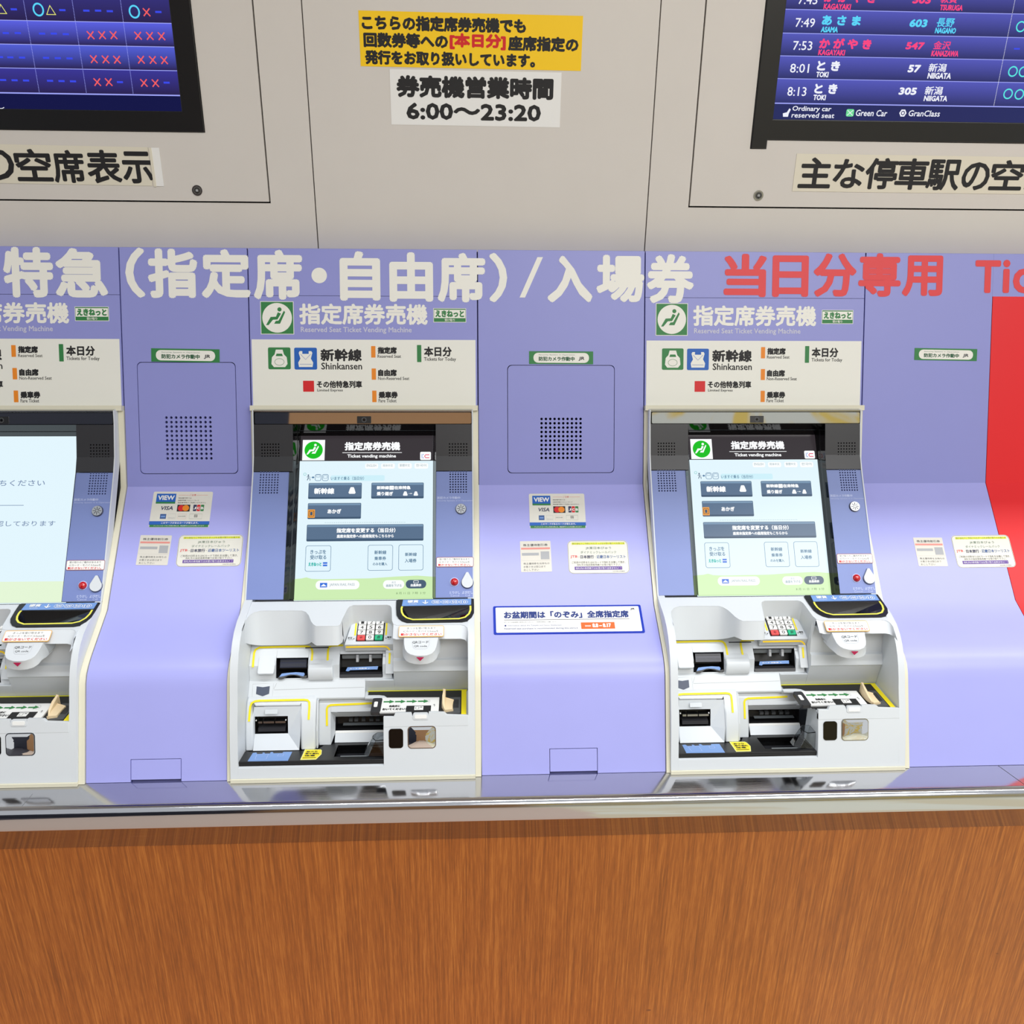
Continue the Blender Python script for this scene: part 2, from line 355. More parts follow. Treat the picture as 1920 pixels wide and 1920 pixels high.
mb = MB(); mb.box(XL_END, -0.5355, -0.75, XR_END, -0.05, -0.1375, M_WOOD); mb.build('wood_panel', base, (0.2, -0.45, -0.75))
FW = Fr((-0.5355, -0.75), (-0.5355, 0.0))
for u, v, r in ((1216, 1894, 5), (1870, 1788, 3)):
    mb = MB(); x, t = FW.uv(u, v); mb.disc(FW, x, t, r*0.001, 0, 0.0002, mat('wood_stain', (140, 80, 40), 0.6), 10, r*0.0005); mb.build('stain_mark', base, (0.2, -0.45, -0.75))
# ------------------------------------------------------------------ filler panels between machines
def sec_band(mb, x0, x1, sec, depth, m):
    back = [(y + depth, z) for y, z in sec]
    mb.yz(x0, x1, sec + [(sec[-1][0] + depth, sec[-1][1]), (sec[0][0] + depth + 0.02, sec[0][1] - 0.01)], m)
HOLES = {'L': (313, 783, 395, 859.5), 'M': (1015.5, 785.5, 1088.5, 858.5)}
def filler(name, label, x0, x1, door=None, hatch=None, holes=None, red=False):
    org = ((x0+x1)/2, -0.3, 0.0); root = empty('filler_panel', org, label=label, category='panel', group='lavender filler panels')
    up = MB(); hl = []
    if holes:
        a = box_uv(HP, *holes); xs = [a[0] + (a[2]-a[0])*i/9 for i in range(10)]; ts = [a[1] + (a[3]-a[1])*j/9 for j in range(10)]
        hl = [circ(x, t, 0.0027, 8)[::-1] for x in xs for t in ts]
    X0, X1 = x0 + 0.0012, x1 - 0.0012
    if door:
        dx0, dt0, dx1, dt1 = box_uv(HP, *door); r = 0.0085
        outer = rr(X0, 0.0, X1, HT)
        up.prism(HP, outer, -0.012, 0, M_LAVU, holes=[rr(dx0-0.0012, dt0-0.0012, dx1+0.0012, dt1+0.0012, r)[::-1]])
        up.build('upper_panel', root, org)
        d = MB(); d.prism(HP, rr(dx0, dt0, dx1, dt1, r), -0.012, 0, M_LAVU, holes=hl); d.build('access_door', root, org)
        d = MB(); d.rect(HP, dx0-0.006, dt0-0.006, dx1+0.006, dt1+0.006, -0.02, -0.0125, M_HOLE, r); d.build('speaker_backing', root, org)
    else:
        up.rect(HP, X0, 0.0, X1, HT, -0.012, 0, M_LAVU); up.build('upper_panel', root, org)
    lo = MB(); sec = [(y, z) for y, z in SEC]
    if hatch:
        hx0, ht0, hx1, ht1 = box_uv(G3, *hatch); ht0 = 0.0; k = 0.0011
        y1, z1 = G3.pt(0, ht1 + k).y, G3.pt(0, ht1 + k).z
        sec_band(lo, X0, hx0 - k, sec, 0.012, M_LAVL); sec_band(lo, hx1 + k, X1, sec, 0.012, M_LAVL)
        sec2 = [p for p in sec if p[1] > z1] + [(y1, z1)]; sec_band(lo, hx0 - k, hx1 + k, sec2, 0.012, M_LAVL)
    else: sec_band(lo, X0, X1, sec, 0.012, M_LAVL)
    lo.build('lower_panel', root, org, smooth=28)
    if hatch:
        d = MB(); d.rect(G3, hx0, 0.005, hx1, ht1, -0.01, 0, M_LAVL); d.build('access_hatch', root, org)
        d = MB(); d.rect(G3, hx0-0.004, 0.010, hx1+0.004, ht1+0.004, -0.02, -0.0102, M_GROOVE); d.build('hatch_backing', root, org)
    for e in ((x0, x1) if x1 < 1 else (x0,)):
        d = MB(); d.rect(HP, e-0.004, 0.0, e+0.004, HT-0.001, -0.02, -0.0125, M_GROOVE); d.build('seam_strip', root, org)
    # top return of the panel
    d = MB(); d.box(X0, 0.0, 0.8435, X1, 0.008, 0.8470, M_LAVU); d.build('top_return', root, org)
    return root
filler('filler_left', 'narrow lavender filler panel with a round-cornered perforated door, left of the middle machine', XA, XB, (261, 680, 443, 887.5), (246, 1424, 339, 1462), HOLES['L'])
filler('filler_mid', 'lavender filler panel with a square perforated door between the middle and right machines', XC, XD, (952.5, 685.5, 1151, 886), (1031.5, 1404, 1119.5, 1446), HOLES['M'])
filler('filler_right', 'plain lavender filler panel without a door, between the right machine and the red area', XE, XR)
# red vinyl wrapped panel at the far right
org = (1.3, -0.3, 0.0); root = empty('vinyl_wrapped_panel', org, label='bright red panel at the far right, below the red letters Tic', category='panel')
tr = HP.uv(1880, 556)[1]
mb = MB(); mb.rect(HP, XR, 0.0, XR_END, tr, -0.012, 0.0, M_RED); mb.build('upper_panel', root, org)
mb = MB(); sec_band(mb, XR, XR_END, SEC, 0.012, M_RED); mb.build('lower_panel', root, org, smooth=28, )
mb = MB(); mb.rect(HP, XR-0.001, tr, XR_END, HT, -0.012, 0.0, M_LAVU); mb.build('header_strip', root, org, label='lavender strip above the red area')
mb = MB(); mb.box(XR, 0.0, 0.8435, XR_END, 0.008, 0.8470, M_LAVU); mb.build('top_return', root, org)
# ------------------------------------------------------------------ fascias above machines
def fascia(dx, label):
    x0, x1 = XB + dx, XC + dx; org = ((x0+x1)/2, -0.05, 0.55)
    root = empty('machine_fascia', org, label=label, category='sign', group='fascias above the ticket machines')
    def B(u0, v0, u1, v1):
        a = box_uv(HP, u0, v0, u1, v1); return (a[0]+dx, a[1], a[2]+dx, a[3])
    ts = HP.uv(680, 555)[1]; tb = HP.uv(680, 763)[1]
    mb = MB(); mb.rect(HP, x0+0.0012, ts+0.0004, x1-0.0012, HT, -0.012, 0, M_LAVU); mb.build('header_plate', root, org)
    mb = MB(); mb.rect(HP, x0+0.0012, tb - 0.004, x1-0.0012, ts-0.0004, -0.012, 0, M_LAVU); mb.build('sign_plate', root, org)
    mb = MB(); mb.box(x0+0.001, 0.0, 0.8435, x1-0.001, 0.008, 0.8470, M_LAVU); mb.build('top_return', root, org)
    mb = MB(); mb.text(HP, '指定席券売機', *B(561, 569.5, 802, 609), 0.0003, M_CREAM, 0.035); mb.text(HP, 'Reserved Seat Ticket Vending Machine', *B(564, 613, 772, 626), 0.0003, mat('pale_lavender_print', (206, 206, 226), 0.5), 0.02)
    mb.build('title_lettering', root, org, label='cream title lettering')
    # seat pictogram
    a = B(488.5, 565, 551, 627); mb = MB(); wd = a[2]-a[0]; cx, ct = (a[0]+a[2])/2, (a[1]+a[3])/2
    mb.rect(HP, *a, 0, 0.0004, M_CREAM); mb.rect(HP, a[0]+.0012, a[1]+.0012, a[2]-.0012, a[3]-.0012, 0.0004, 0.0006, M_GREEN)
    mb.disc(HP, cx, ct, wd*0.445, 0.0006, 0.0008, M_CREAM, 40); seat(mb, HP, cx, ct, wd*0.42, 0.0009, M_GREEN)
    mb.build('seat_pictogram', root, org, label='green seated passenger pictogram')
    a = B(812.5, 578, 874, 604.5); mb = MB(); mb.rect(HP, *a, 0, 0.0003, M_CREAM); h = a[3]-a[1]
    mb.rect(HP, a[0]+.001, a[1]+.001, a[2]-.001, a[3]-.001, 0.0003, 0.0005, M_GREEN); mb.rect(HP, a[0]+.0016, a[1]+h*.30, a[2]-.0016, a[3]-.003, 0.0005, 0.0006, M_CREAM)
    mb.text(HP, 'えきねっと', a[0]+.004, a[1]+h*.36, a[2]-.004, a[3]-.004, 0.0007, M_GREEN, 0.06); mb.text(HP, '受け取り', cx_(a)-.010, a[1]+h*.07, cx_(a)+.010, a[1]+h*.26, 0.0007, M_CREAM, 0.02)
    mb.build('service_badge', root, org, label='small green and white badge')
    # ivory information board
    mb = MB(); bx = B(473, 637, 889.5, 764); mb.rect(HP, x0+0.004, bx[1], x1-0.0045, bx[3], 0, 0.0006, M_BOARD); mb.build('information_board', root, org, label='ivory information board')
    bd = [o for o in bpy.data.objects if o.parent == root][-1]
    H = 0.0008; mb = MB()
    def tx(s, bb, m=M_BLK, bo=0.04): mb.text(HP, s, *B(*bb), H, m, bo)
    tx('新幹線', (601, 654, 678.5, 677.5)); tx('Shinkansen', (602.5, 680, 679, 693), bo=0.02); tx('その他特急列車', (594, 714, 679, 727.5)); tx('Limited Express', (595, 729, 643, 735.5), bo=.01)
    tx('指定席', (708, 650.5, 744, 663.5), bo=.06); tx('Reserved Seat', (708, 665, 752, 671), bo=.01); tx('自由席', (709, 692.5, 744, 705.5), bo=.06); tx('Non-Reserved Seat', (709, 706.5, 767.5, 712.5), bo=.01)
    tx('乗車券', (710, 734, 746, 747), bo=.06); tx('Fare Ticket', (710, 748, 743.5, 754.5), bo=.01); tx('本日分', (795, 650, 847, 668.5)); tx('Tickets for Today', (795, 670, 855, 678.5), bo=.01)
    mb.build('lettering', bd, org)
    for nm, m, bb in (('orange_bar', M_ORG, (696, 649, 704, 670.5)), ('orange_bar', M_ORG, (697, 691, 705, 712)), ('orange_bar', M_ORG, (698, 732.5, 706, 754)), ('green_bar', M_GREEN, (782, 647, 790, 679)), ('red_square', M_REDI, (568.5, 714, 589, 734.5))):
        mb = MB(); mb.rect(HP, *B(*bb), 0.0006, 0.0009, m, 0.0006); mb.build(nm, bd, org)
    for nm, m, bb in (('green_train_icon', M_GREEN, (503, 651.5, 545, 692.5)), ('blue_train_icon', M_BLUEI, (552, 652, 594.5, 693))):
        a = B(*bb); mb = MB(); mb.rect(HP, *a, 0.0006, 0.0009, m, 0.0028); train(mb, HP, cx_(a), (a[1]+a[3])/2, (a[2]-a[0])/2, 0.0011, M_CREAM, m, 'green' in nm); mb.build(nm, bd, org)
    return root
def cx_(a): return (a[0]+a[2])/2
def seat(mb, fr, cx, ct, r, h, m):
    """passenger leaning back in a seat"""
    P = lambda L: [(cx + x*r, ct + y*r) for x, y in L]
    mb.disc(fr, cx + 0.18*r, ct + 0.60*r, 0.15*r, h, h, m, 16)
    mb.prism(fr, P([(0.50, 0.52), (0.58, 0.40), (0.20, -0.42), (-0.22, -0.42), (-0.10, -0.22), (0.10, -0.20)]), h, h, m)              # seat back and cushion
    mb.prism(fr, P([(0.06, 0.40), (0.28, 0.30), (0.02, -0.12), (-0.30, -0.14), (-0.62, -0.52), (-0.80, -0.52), (-0.46, 0.06), (-0.08, 0.08)]), h, h, m)  # body and legs
def train(mb, fr, cx, ct, r, h, m, bg, green):
    P = lambda L: [(cx + x*r, ct + y*r) for x, y in L]
    if green:
        mb.prism(fr, P([(-.30, .78), (.30, .78), (.42, .35), (.66, .1), (.72, -.5), (.5, -.78), (-.5, -.78), (-.72, -.5), (-.66, .1), (-.42, .35)]), h, h, m)
        mb.prism(fr, P([(-.24, .42), (.24, .42), (.32, .2), (-.32, .2)]), h, h+.0001, bg); mb.line(fr, circ(cx, ct-.32*r, .42*r, 20, .30*r), .0007, h, h+.0001, bg, True)
    else:
        mb.prism(fr, P([(-.52, .66), (.52, .66), (.60, .5), (.46, 0), (.66, -.35), (.60, -.74), (-.60, -.74), (-.66, -.35), (-.46, 0), (-.60, .5)]), h, h, m)
        mb.prism(fr, P([(-.28, .80), (.28, .80), (.28, .42), (-.28, .42)]), h, h+.0001, bg); mb.line(fr, P([(-.44, .38), (.0, -.08), (.44, .38)]), .0007, h, h+.0001, bg); mb.line(fr, P([(-.52, -.5), (.52, -.5)]), .0007, h, h+.0001, bg)
fascia(0, 'lavender fascia with ivory information board directly above the middle ticket machine')
fascia(0.78, 'lavender fascia with ivory information board above the right ticket machine')
fascia(XA, 'lavender fascia with ivory information board above the leftmost ticket machine, cut by the photo edge')
# big cut-vinyl letters on the header
def vinyl(name, label, m, items, bold):
    c = box_uv(HP, *items[0][1]); org = (c[0], -0.02, 0.8); root = empty(name, org, label=label, category='lettering')
    for ch, bb in items:
        mb = MB(); a = box_uv(HP, *bb)
        if ch == '・': mb.disc(HP, cx_(a), (a[1]+a[3])/2, (a[2]-a[0])/2, 0, 0.0004, m, 32)
        elif ch == '/': mb.prism(HP, [(a[0], a[1]), (a[0]+.011, a[1]), (a[2], a[3]), (a[2]-.011, a[3])], 0, 0.0004, m)
        else: mb.text(HP, ch, *a, 0.0004, m, bold if ch not in '（）' else 0.035)
        mb.build('letter', root, org)
vinyl('white_header_lettering', 'large cream cut-vinyl characters running along the top of the lavender header', M_CREAM, [
    ('特', (6, 463, 100, 558)), ('急', (103, 465, 202, 558)), ('（', (235, 464, 272, 558.5)), ('指', (277, 466, 370.5, 559)), ('定', (377, 467, 470, 559.5)), ('席', (475, 468, 567, 562)),
    ('・', (584, 502, 613, 531)), ('自', (637, 471, 713, 564)), ('由', (730, 473, 812, 566)), ('席', (820, 474, 910, 567)), ('）', (917, 474, 951, 567)), ('/', (974, 482, 1018, 558)),
    ('入', (1026, 479, 1111, 567.5)), ('場', (1118, 478, 1208, 567)), ('券', (1212.5, 476.5, 1301.5, 569))], 0.04)
vinyl('red_header_lettering', 'large red cut-vinyl characters on the header, right of the cream ones', M_REDT, [
    ('当', (1357, 476, 1437.5, 557)), ('日', (1448, 479, 1516, 557)), ('分', (1525, 475, 1606, 557)), ('専', (1609.5, 475, 1689, 556.5)), ('用', (1691.5, 479, 1767.5, 556)),
    ('T', (1828, 488, 1876, 549.5)), ('i', (1880, 487, 1893.5, 549.5)), ('c', (1899, 503, 1937, 550.5)), ('k', (1942, 487, 1980, 549.5))], 0.038)
# ------------------------------------------------------------------ stickers
def sticker(name, label, cat, fr, quad, m, draw, r=0.0, group=None, h=0.0004):
    bl, br, tl = quad; q = FrQ(fr, bl, br, tl, h=0.0002)
    c = q.pt(q.W/2, q.H/2); org = tuple(c); root = empty(name, org, label=label, category=cat)
    if group: root['group'] = group
    mb = MB(); mb.rect(q, 0, 0, q.W, q.H, -0.0002, h, m, r); mb.build('sheet', root, org)
    mb = MB(); draw(mb, q, q.W, q.H, h + 0.0002); mb.build('print', root, org); return root
def NT(mb, q, s, x0, y0, x1, y1, h, m, bold=0.03, shear=0.0):
    """text in sheet fractions, y measured down from the top"""
    mb.text(q, s, x0*q.W, (1-y1)*q.H, x1*q.W, (1-y0)*q.H, h, m, bold, shear)
def NR(mb, q, x0, y0, x1, y1, h, m, r=0): mb.rect(q, x0*q.W, (1-y1)*q.H, x1*q.W, (1-y0)*q.H, h-0.0001, h, m, r)
def sec_draw(mb, q, W, H, h):
    NR(mb, q, .068, .12, .935, .90, h, M_CREAM, H*.36); h += .0002
    NT(mb, q, 'Security System in Operation', .15, .24, .71, .33, h, M_GRNTXT, 0); NT(mb, q, '防犯カメラ作動中', .15, .42, .71, .76, h, M_GRNTXT, .04); jr(mb, q, .77, .42, .86, .74, h, M_DGREY)
def jr(mb, q, x0, y0, x1, y1, h, m): NT(mb, q, 'JR', x0, y0, x1, y1, h, m, .05, .15)
g = 'green security camera stickers'
sticker('security_sticker', 'green security camera sticker above the perforated door left of the middle machine', 'sticker', HP, ((284, 678), (412, 680), (283, 653)), M_GREEN, sec_draw, group=g)
sticker('security_sticker', 'green security camera sticker above the perforated door between middle and right machines', 'sticker', HP, ((992, 682.5), (1112, 683), (992, 658.5)), M_GREEN, sec_draw, group=g)
sticker('security_sticker', 'green security camera sticker on the plain panel beside the red area', 'sticker', HP, ((1714, 675), (1831, 677), (1714.5, 652.5)), M_GREEN, sec_draw, group=g)
def cards(mb, q, W, H, h):
    NR(mb, q, .06, .06, .385, .34, h, M_BLUEI); NR(mb, q, .06, .29, .385, .34, h+.0001, M_GREEN); NT(mb, q, 'VIEW', .085, .11, .365, .24, h+.0002, M_WHITE, .05)
    NT(mb, q, 'ご注意', .61, .07, .72, .12, h, M_REDI, 0); NR(mb, q, .43, .095, .60, .102, h, M_PINK); NR(mb, q, .73, .095, .92, .102, h, M_PINK)
    for k, (s, e) in enumerate((('暗証番号等では', .65), ('自動券売機でのビューカード', .78), ('暗証番号等がご利用になれません', .90))): NT(mb, q, s, .43, .165+k*.065, e, .20+k*.065, h, M_BLK, 0)
    NT(mb, q, 'VISA', .15, .41, .36, .52, h, M_NAVYD, .03, .2)
    NR(mb, q, .43, .37, .645, .56, h, M_BLK); mb.disc(q, .50*W, .535*H, .085*H, h, h+.0001, M_REDI, 20); mb.disc(q, .575*W, .535*H, .085*H, h+.0001, h+.0002, M_ORG, 20)
    for k, m in enumerate((M_NAVYD, M_REDI, M_GREEN)):
        NR(mb, q, .70+k*.062, .37, .755+k*.062, .55, h, m, .001); NT(mb, q, 'JCB'[k], .705+k*.062, .43, .75+k*.062, .50, h+.0001, M_WHITE, .06)
    NR(mb, q, .165, .63, .265, .765, h, M_NAVYD2); NR(mb, q, .18, .68, .25, .72, h+.0001, M_SKY)
    for a, b in ((.30, .42), (.46, .60)): mb.line(q, rr(a*W, .235*H, b*W, .37*H), .0003, h, h, M_GREYI if a < .4 else M_PINK, True)
    NT(mb, q, 'Diners', .31, .72, .41, .75, h, M_GREYI, 0); NT(mb, q, 'DISCOVER', .47, .68, .59, .71, h, M_DGREY, 0)
    mb.line(q, rr(.655*W, .235*H, .865*W, .37*H), .0003, h, h, M_GRNTXT, True); NT(mb, q, '銀聯', .73, .64, .79, .73, h, M_DGREY, 0)
    NR(mb, q, 0, .83, 1, .93, h, M_BLUEI); NR(mb, q, .012, .92, .988, .995, h, M_GREEN); NT(mb, q, 'このマークがあるカードが使えます。', .2, .85, .82, .905, h+.0002, M_WHITE, .02)
    NT(mb, q, 'クレジットカードをご利用の際には、暗証番号の入力が必要となります', .08, .94, .92, .975, h+.0002, M_WHITE, 0)
M_NAVYD = mat('deep_navy_ink', (44, 46, 84), 0.5); M_NAVYD2 = mat('card_blue_ink', (56, 92, 150), 0.5)
sticker('card_sticker', 'white payment card sticker with peeling corner on the narrow left lavender panel', 'sticker', G1, ((278.5, 989), (391.5, 989), (286.5, 922)), M_WHITE2, cards, .003, 'payment card stickers')
sticker('card_sticker', 'white payment card sticker with worn lower edge between the middle and right machines', 'sticker', G1, ((993.5, 991), (1099, 990.5), (991.5, 926)), M_WHITE2, cards, .003, 'payment card stickers')
def ticket(mb, q, W, H, h):
    NT(mb, q, '株主優待割引券', .10, .09, .90, .175, h, M_DGREY, .01); NR(mb, q, 0.03, .215, .97, .275, h, M_PINK); NR(mb, q, .05, .385, .60, .47, h, M_GREYI); NR(mb, q, .66, .345, .94, .60, h, M_GREYI)
    mb.line(q, [(.02*W, .40*H), (.06*W, .36*H), (.94*W, .36*H), (.98*W, .40*H)], .0002, h, h, M_GREYI)
    NT(mb, q, '株主優待券をお持ちの', .09, .70, .93, .765, h, M_DGREY, 0); NT(mb, q, 'お客さまは窓口まで', .09, .80, .80, .865, h, M_DGREY, 0); NT(mb, q, 'おこし下さい', .09, .90, .58, .965, h, M_DGREY, 0)
g = 'shareholder coupon stickers'; MW3 = mat('off_white_label', (218, 214, 204), 0.4, noise=.03, nscale=80)
sticker('coupon_sticker', 'small white coupon notice sticker at lower left of the narrow left lavender panel', 'sticker', G1, ((254.5, 1059.5), (314, 1060), (260.5, 1003.5)), MW3, ticket, .0015, g)
sticker('coupon_sticker', 'crinkled small coupon notice sticker on the panel between middle and right machines', 'sticker', G1, ((977, 1073), (1035, 1072), (975.5, 1015)), MW3, ticket, .0015, g)
sticker('coupon_sticker', 'small white coupon notice sticker on the plain right lavender panel', 'sticker', G1, ((1722.5, 1062), (1777.5, 1062), (1712.5, 1008)), MW3, ticket, .0015, g)
def agency(mb, q, W, H, h):
    mb.line(q, rr(.008*W, .012*H, .992*W, .988*H, .0085), .0005, h, h, M_DGREY, True); NR(mb, q, .07, .06, .95, .125, h, M_YGRN)
    NT(mb, q, '旅行会社でご予約されたきっぷをお受け取りのお客さま', .08, .065, .94, .12, h+.0001, M_DGREY, 0); NT(mb, q, 'JR東日本びゅう', .30, .19, .72, .28, h, M_GRNTXT, 0)
    NT(mb, q, 'ダイナミックレールパック', .21, .32, .80, .40, h, M_GRNTXT, 0); NT(mb, q, 'JTB', .04, .45, .155, .54, h, M_REDI, .02); NT(mb, q, '日本旅行', .205, .445, .425, .55, h, M_NAVYD, .03); NT(mb, q, '近畿日本ツーリスト', .47, .445, .95, .55, h, M_NAVYD2, .02)
    mb.disc(q, .18*W, .5*H, .0006, h, h, M_BLK, 8); mb.disc(q, .447*W, .5*H, .0006, h, h, M_BLK, 8)
    NT(mb, q, 'ご利用の切符またはICカードで改札を出場して頂き、', .06, .63, .94, .70, h, M_BLK, 0); NT(mb, q, '改札外の指定席券売機でお受け取り下さい。', .14, .71, .86, .77, h, M_BLK, 0)
    NR(mb, q, .10, .79, .88, .89, h, M_PURP); NT(mb, q, '改札内の券売機ではお受け取り出来ません！！', .12, .81, .86, .87, h+.0001, M_WHITE, 0); NT(mb, q, '2023年5月現在', .72, .92, .92, .955, h, M_DGREY, 0)
g = 'travel agency notice stickers'
sticker('agency_sticker', 'rounded travel agency notice sticker at lower right of the narrow left lavender panel', 'sticker', G1, ((329, 1063), (451.5, 1061.5), (334.5, 1003.5)), M_WHITE2, agency, .009, g)
sticker('agency_sticker', 'rounded travel agency notice sticker with wrinkled corner, between middle and right machines', 'sticker', G1, ((1066.5, 1076), (1181, 1075), (1064.5, 1014)), M_WHITE2, agency, .009, g)
sticker('agency_sticker', 'rounded travel agency notice sticker overlapping the edge of the red area', 'sticker', G1, ((1796, 1065), (1906, 1063.5), (1784, 1004)), M_WHITE2, agency, .009, g)
def obon(mb, q, W, H, h):
    NR(mb, q, .016, .055, .984, .945, h, M_WHITE, .002); h += .0002
    NT(mb, q, 'お盆期間は「のぞみ」全席指定席', .07, .20, .91, .46, h, M_NAVYD3, .045); NR(mb, q, .07, .50, .91, .515, h, M_DGREY); jr(mb, q, .925, .12, .955, .20, h, M_BLK)
    NT(mb, q, '8/7〜8/17は自由席の設定がありません。ご利用の際はご注意ください。', .07, .565, .43, .605, h, M_DGREY, 0)
    mb.disc(q, .078*W, .295*H, .0018, h, h, M_NAVYD3, 12); NT(mb, q, 'Information about the Tokaido and Sanyo Shinkansen', .095, .68, .45, .735, h, M_NAVYD3, 0)
    NT(mb, q, 'Reserved seat purchase is recommended during this period.', .07, .785, .56, .85, h, M_NAVYD3, .01)
    NR(mb, q, .58, .62, .805, .85, h, M_ORG2); NT(mb, q, '2025', .605, .72, .645, .77, h+.0001, M_WHITE, .05); NT(mb, q, '8.8 – 8.17', .655, .66, .78, .80, h+.0001, M_WHITE, .07)
M_NAVYD3 = mat('sign_navy', (38, 58, 126), 0.5)
sticker('holiday_notice', 'blue-bordered holiday period notice below the stickers between middle and right machines', 'notice', G2, ((926, 1190.5), (1209.5, 1187), (927, 1137.5)), mat('sign_blue', (8, 50, 176), 0.4), obon, .003, h=.0012)
def yellow(mb, q, W, H, h):
    NT(mb, q, 'こちらの指定席券売機でも', .012, .07, .745, .345, h, M_BLK, .055); NT(mb, q, '回数券等への', .017, .38, .395, .655, h, M_BLK, .055); NT(mb, q, '[本日分]', .402, .36, .655, .655, h, M_REDI, .055)
    NT(mb, q, '座席指定の', .665, .385, .985, .66, h, M_BLK, .055); NT(mb, q, '発行をお取り扱いしています。', .02, .70, .79, .965, h, M_BLK, .055)
sticker('yellow_notice', 'yellow notice with black and red Japanese text on the beige wall', 'notice', W_, ((676.5, 124), (1089, 133), (672, 19.5)), M_YELN, yellow)
def hours(mb, q, W, H, h):
    NT(mb, q, '券売機営業時間', .035, .10, .955, .50, h, M_BLK, .055); NT(mb, q, '6:00〜23:20', .09, .59, .885, .90, h, M_BLK, .055)
sticker('opening_hours_notice', 'white ticket machine hours notice reading 6:00 to 23:20 below the yellow notice', 'notice', W_, ((734, 233.5), (1049.5, 239), (730.5, 129.5)), M_WHITE, hours)
# strips under the departure displays
M_STRIP = mat('yellowed_strip', (226, 220, 202), 0.45)
def strip(name, label, fr, quad, letters, extra=None):
    bl, br, tl = quad; q = FrQ(fr, bl, br, tl, h=0.0002); org = tuple(q.pt(q.W/2, q.H/2)); root = empty(name, org, label=label, category='sign')
    mb = MB(); mb.rect(q, 0, 0, q.W, q.H, -0.0002, 0.0008, M_STRIP); mb.build('sheet', root, org); 
    for ch, bb in letters:
        mb = MB(); mb.text(fr, ch, *box_uv(fr, *bb), 0.0013, M_BLK, .03); mb.build('letter', root, org)
    return root, org
root, org = strip('sign_strip', 'cream sign strip with black characters under the left departure display', W_, ((-70, 342), (286, 348.5), (-70, 269)),
    [('の', (-45, 278, 27, 338)), ('空', (29, 279, 97, 340)), ('席', (99, 281, 159, 343)), ('表', (163, 281, 227, 344)), ('示', (229, 284, 287, 344))])
a = box_uv(W_, 288, 277, 303, 349); mb = MB(); mb.rect(W_, *a, 0.0002, 0.0012, M_WHITE); mb.rect(W_, a[0]-.004, a[1]-.001, a[0]+.001, a[3], 0.0002, 0.0022, M_STRIP, 0.0008); mb.build('folded_end', root, org, label='folded white end of the strip')
strip('sign_strip', 'cream sign strip with black characters under the right departure display', W_, ((1485, 358.5), (1990, 365), (1493, 288)),
    [('主', (1498, 295, 1559, 353)), ('な', (1562, 298, 1620, 353)), ('停', (1622, 296, 1682, 355)), ('車', (1679, 297, 1741, 356)), ('駅', (1738, 299, 1800, 357)), ('の', (1803, 304, 1855, 357)), ('空', (1857, 300, 1919, 357)), ('席', (1924, 300, 1984, 358))])
# ------------------------------------------------------------------ display cabinet doors and departure displays
def door(label, x0, x1, hole, lock, name='cabinet_door'):
    org = ((x0+x1)/2, YW, 0.93); root = empty(name, org, label=label, category='door', group='beige display cabinet doors')
    mb = MB(); mb.prism(W_, rr(x0, 0.9305, x1, ZT), -0.016, 0.0, M_WALL, holes=[hole[::-1]]); mb.build('door_panel', root, org)
    x, t = W_.uv(*lock); mb = MB(); mb.disc(W_, x, t, .0098, 0, .0015, M_SILV, 28); mb.disc(W_, x, t, .0072, .0015, .0022, mat('lock_grey', (120, 120, 118), .35, .6), 28)
    mb.line(W_, circ(x, t, .0045, 20), .0012, .0022, .0027, M_BLK, True); mb.disc(W_, x, t, .0022, .0022, .0026, M_GREYI, 12); mb.rect(W_, x-.0008, t-.0055, x+.0008, t-.002, .0022, .0029, M_BLK)
    mb.build('keyhole_lock', root, org, label='round tubular key lock')
XLB = -0.516; XRB = 0.5365; ZB = 1.0545
tx0, tz0, tx1, _ = box_uv(W_, 1408, 262, 1437, 278.5)
holeL = [(-1.30, ZB-.001), (XLB+.001, ZB-.001), (XLB+.001, ZT-.1), (-1.30, ZT-.1)]
holeR = [(tx0-.001, tz0-.001), (tx1+.001, tz0-.001), (tx1+.001, ZB-.001), (XR_END-.08, ZB-.001), (XR_END-.08, ZT-.1), (tx0-.001, ZT-.1)]
door('beige cabinet door around the left departure display', XL_END, -0.4065, holeL, (370, 357))
door('beige cabinet door around the right departure display', 0.4255, XR_END, holeR, (1422, 366.5))
# left display
org = (-0.9, YW, 1.1); root = empty('departure_display', org, label='left seat availability display with rings, red crosses and dashes, black bezel', category='display', group='departure displays')
sx1, sz0 = -0.5535, 1.0900
mb = MB(); mb.prism(W_, [(-1.299, ZB), (XLB, ZB), (XLB, ZT-.101), (-1.299, ZT-.101)], -.015, .003, M_BLACK, holes=[[(-1.26, sz0), (sx1, sz0), (sx1, ZT-.14), (-1.26, ZT-.14)][::-1]]); mb.build('bezel', root, org, bevel=.001)
rowsL = []; m_ = MB(); lines = [(200, 41.5), (200, 86), (200, 130.5), (200, 177)]
zs = [W_.uv(*p)[1] for p in lines]; zs = [zs[0] + (zs[0]-zs[1])] + zs
def rowmat(n, z0, z1, a, b): return ramp_emit(n, z0, z1, a, b)
mb = MB(); mb.rect(W_, -1.26, sz0, sx1, zs[-1], -.004, 0.0, E_DBOTL)
cA, cB = (44, 36, 78), (92, 100, 232)
for k in range(4):
    hi = cB if k % 2 or k == 2 else (64, 66, 170)
    mb.rect(W_, -1.26, zs[k+1], sx1, zs[k], -.004, 0, rowmat('display_row_left_%d' % k, zs[k+1], zs[k], cA, [(54, 50, 120), (92, 98, 226), (84, 96, 214), (60, 56, 150)][k]))
mb.rect(W_, -1.26, zs[0], sx1, ZT-.14, -.004, 0, rowmat('display_row_left_top', zs[0], ZT-.14, cA, (70, 76, 180)))
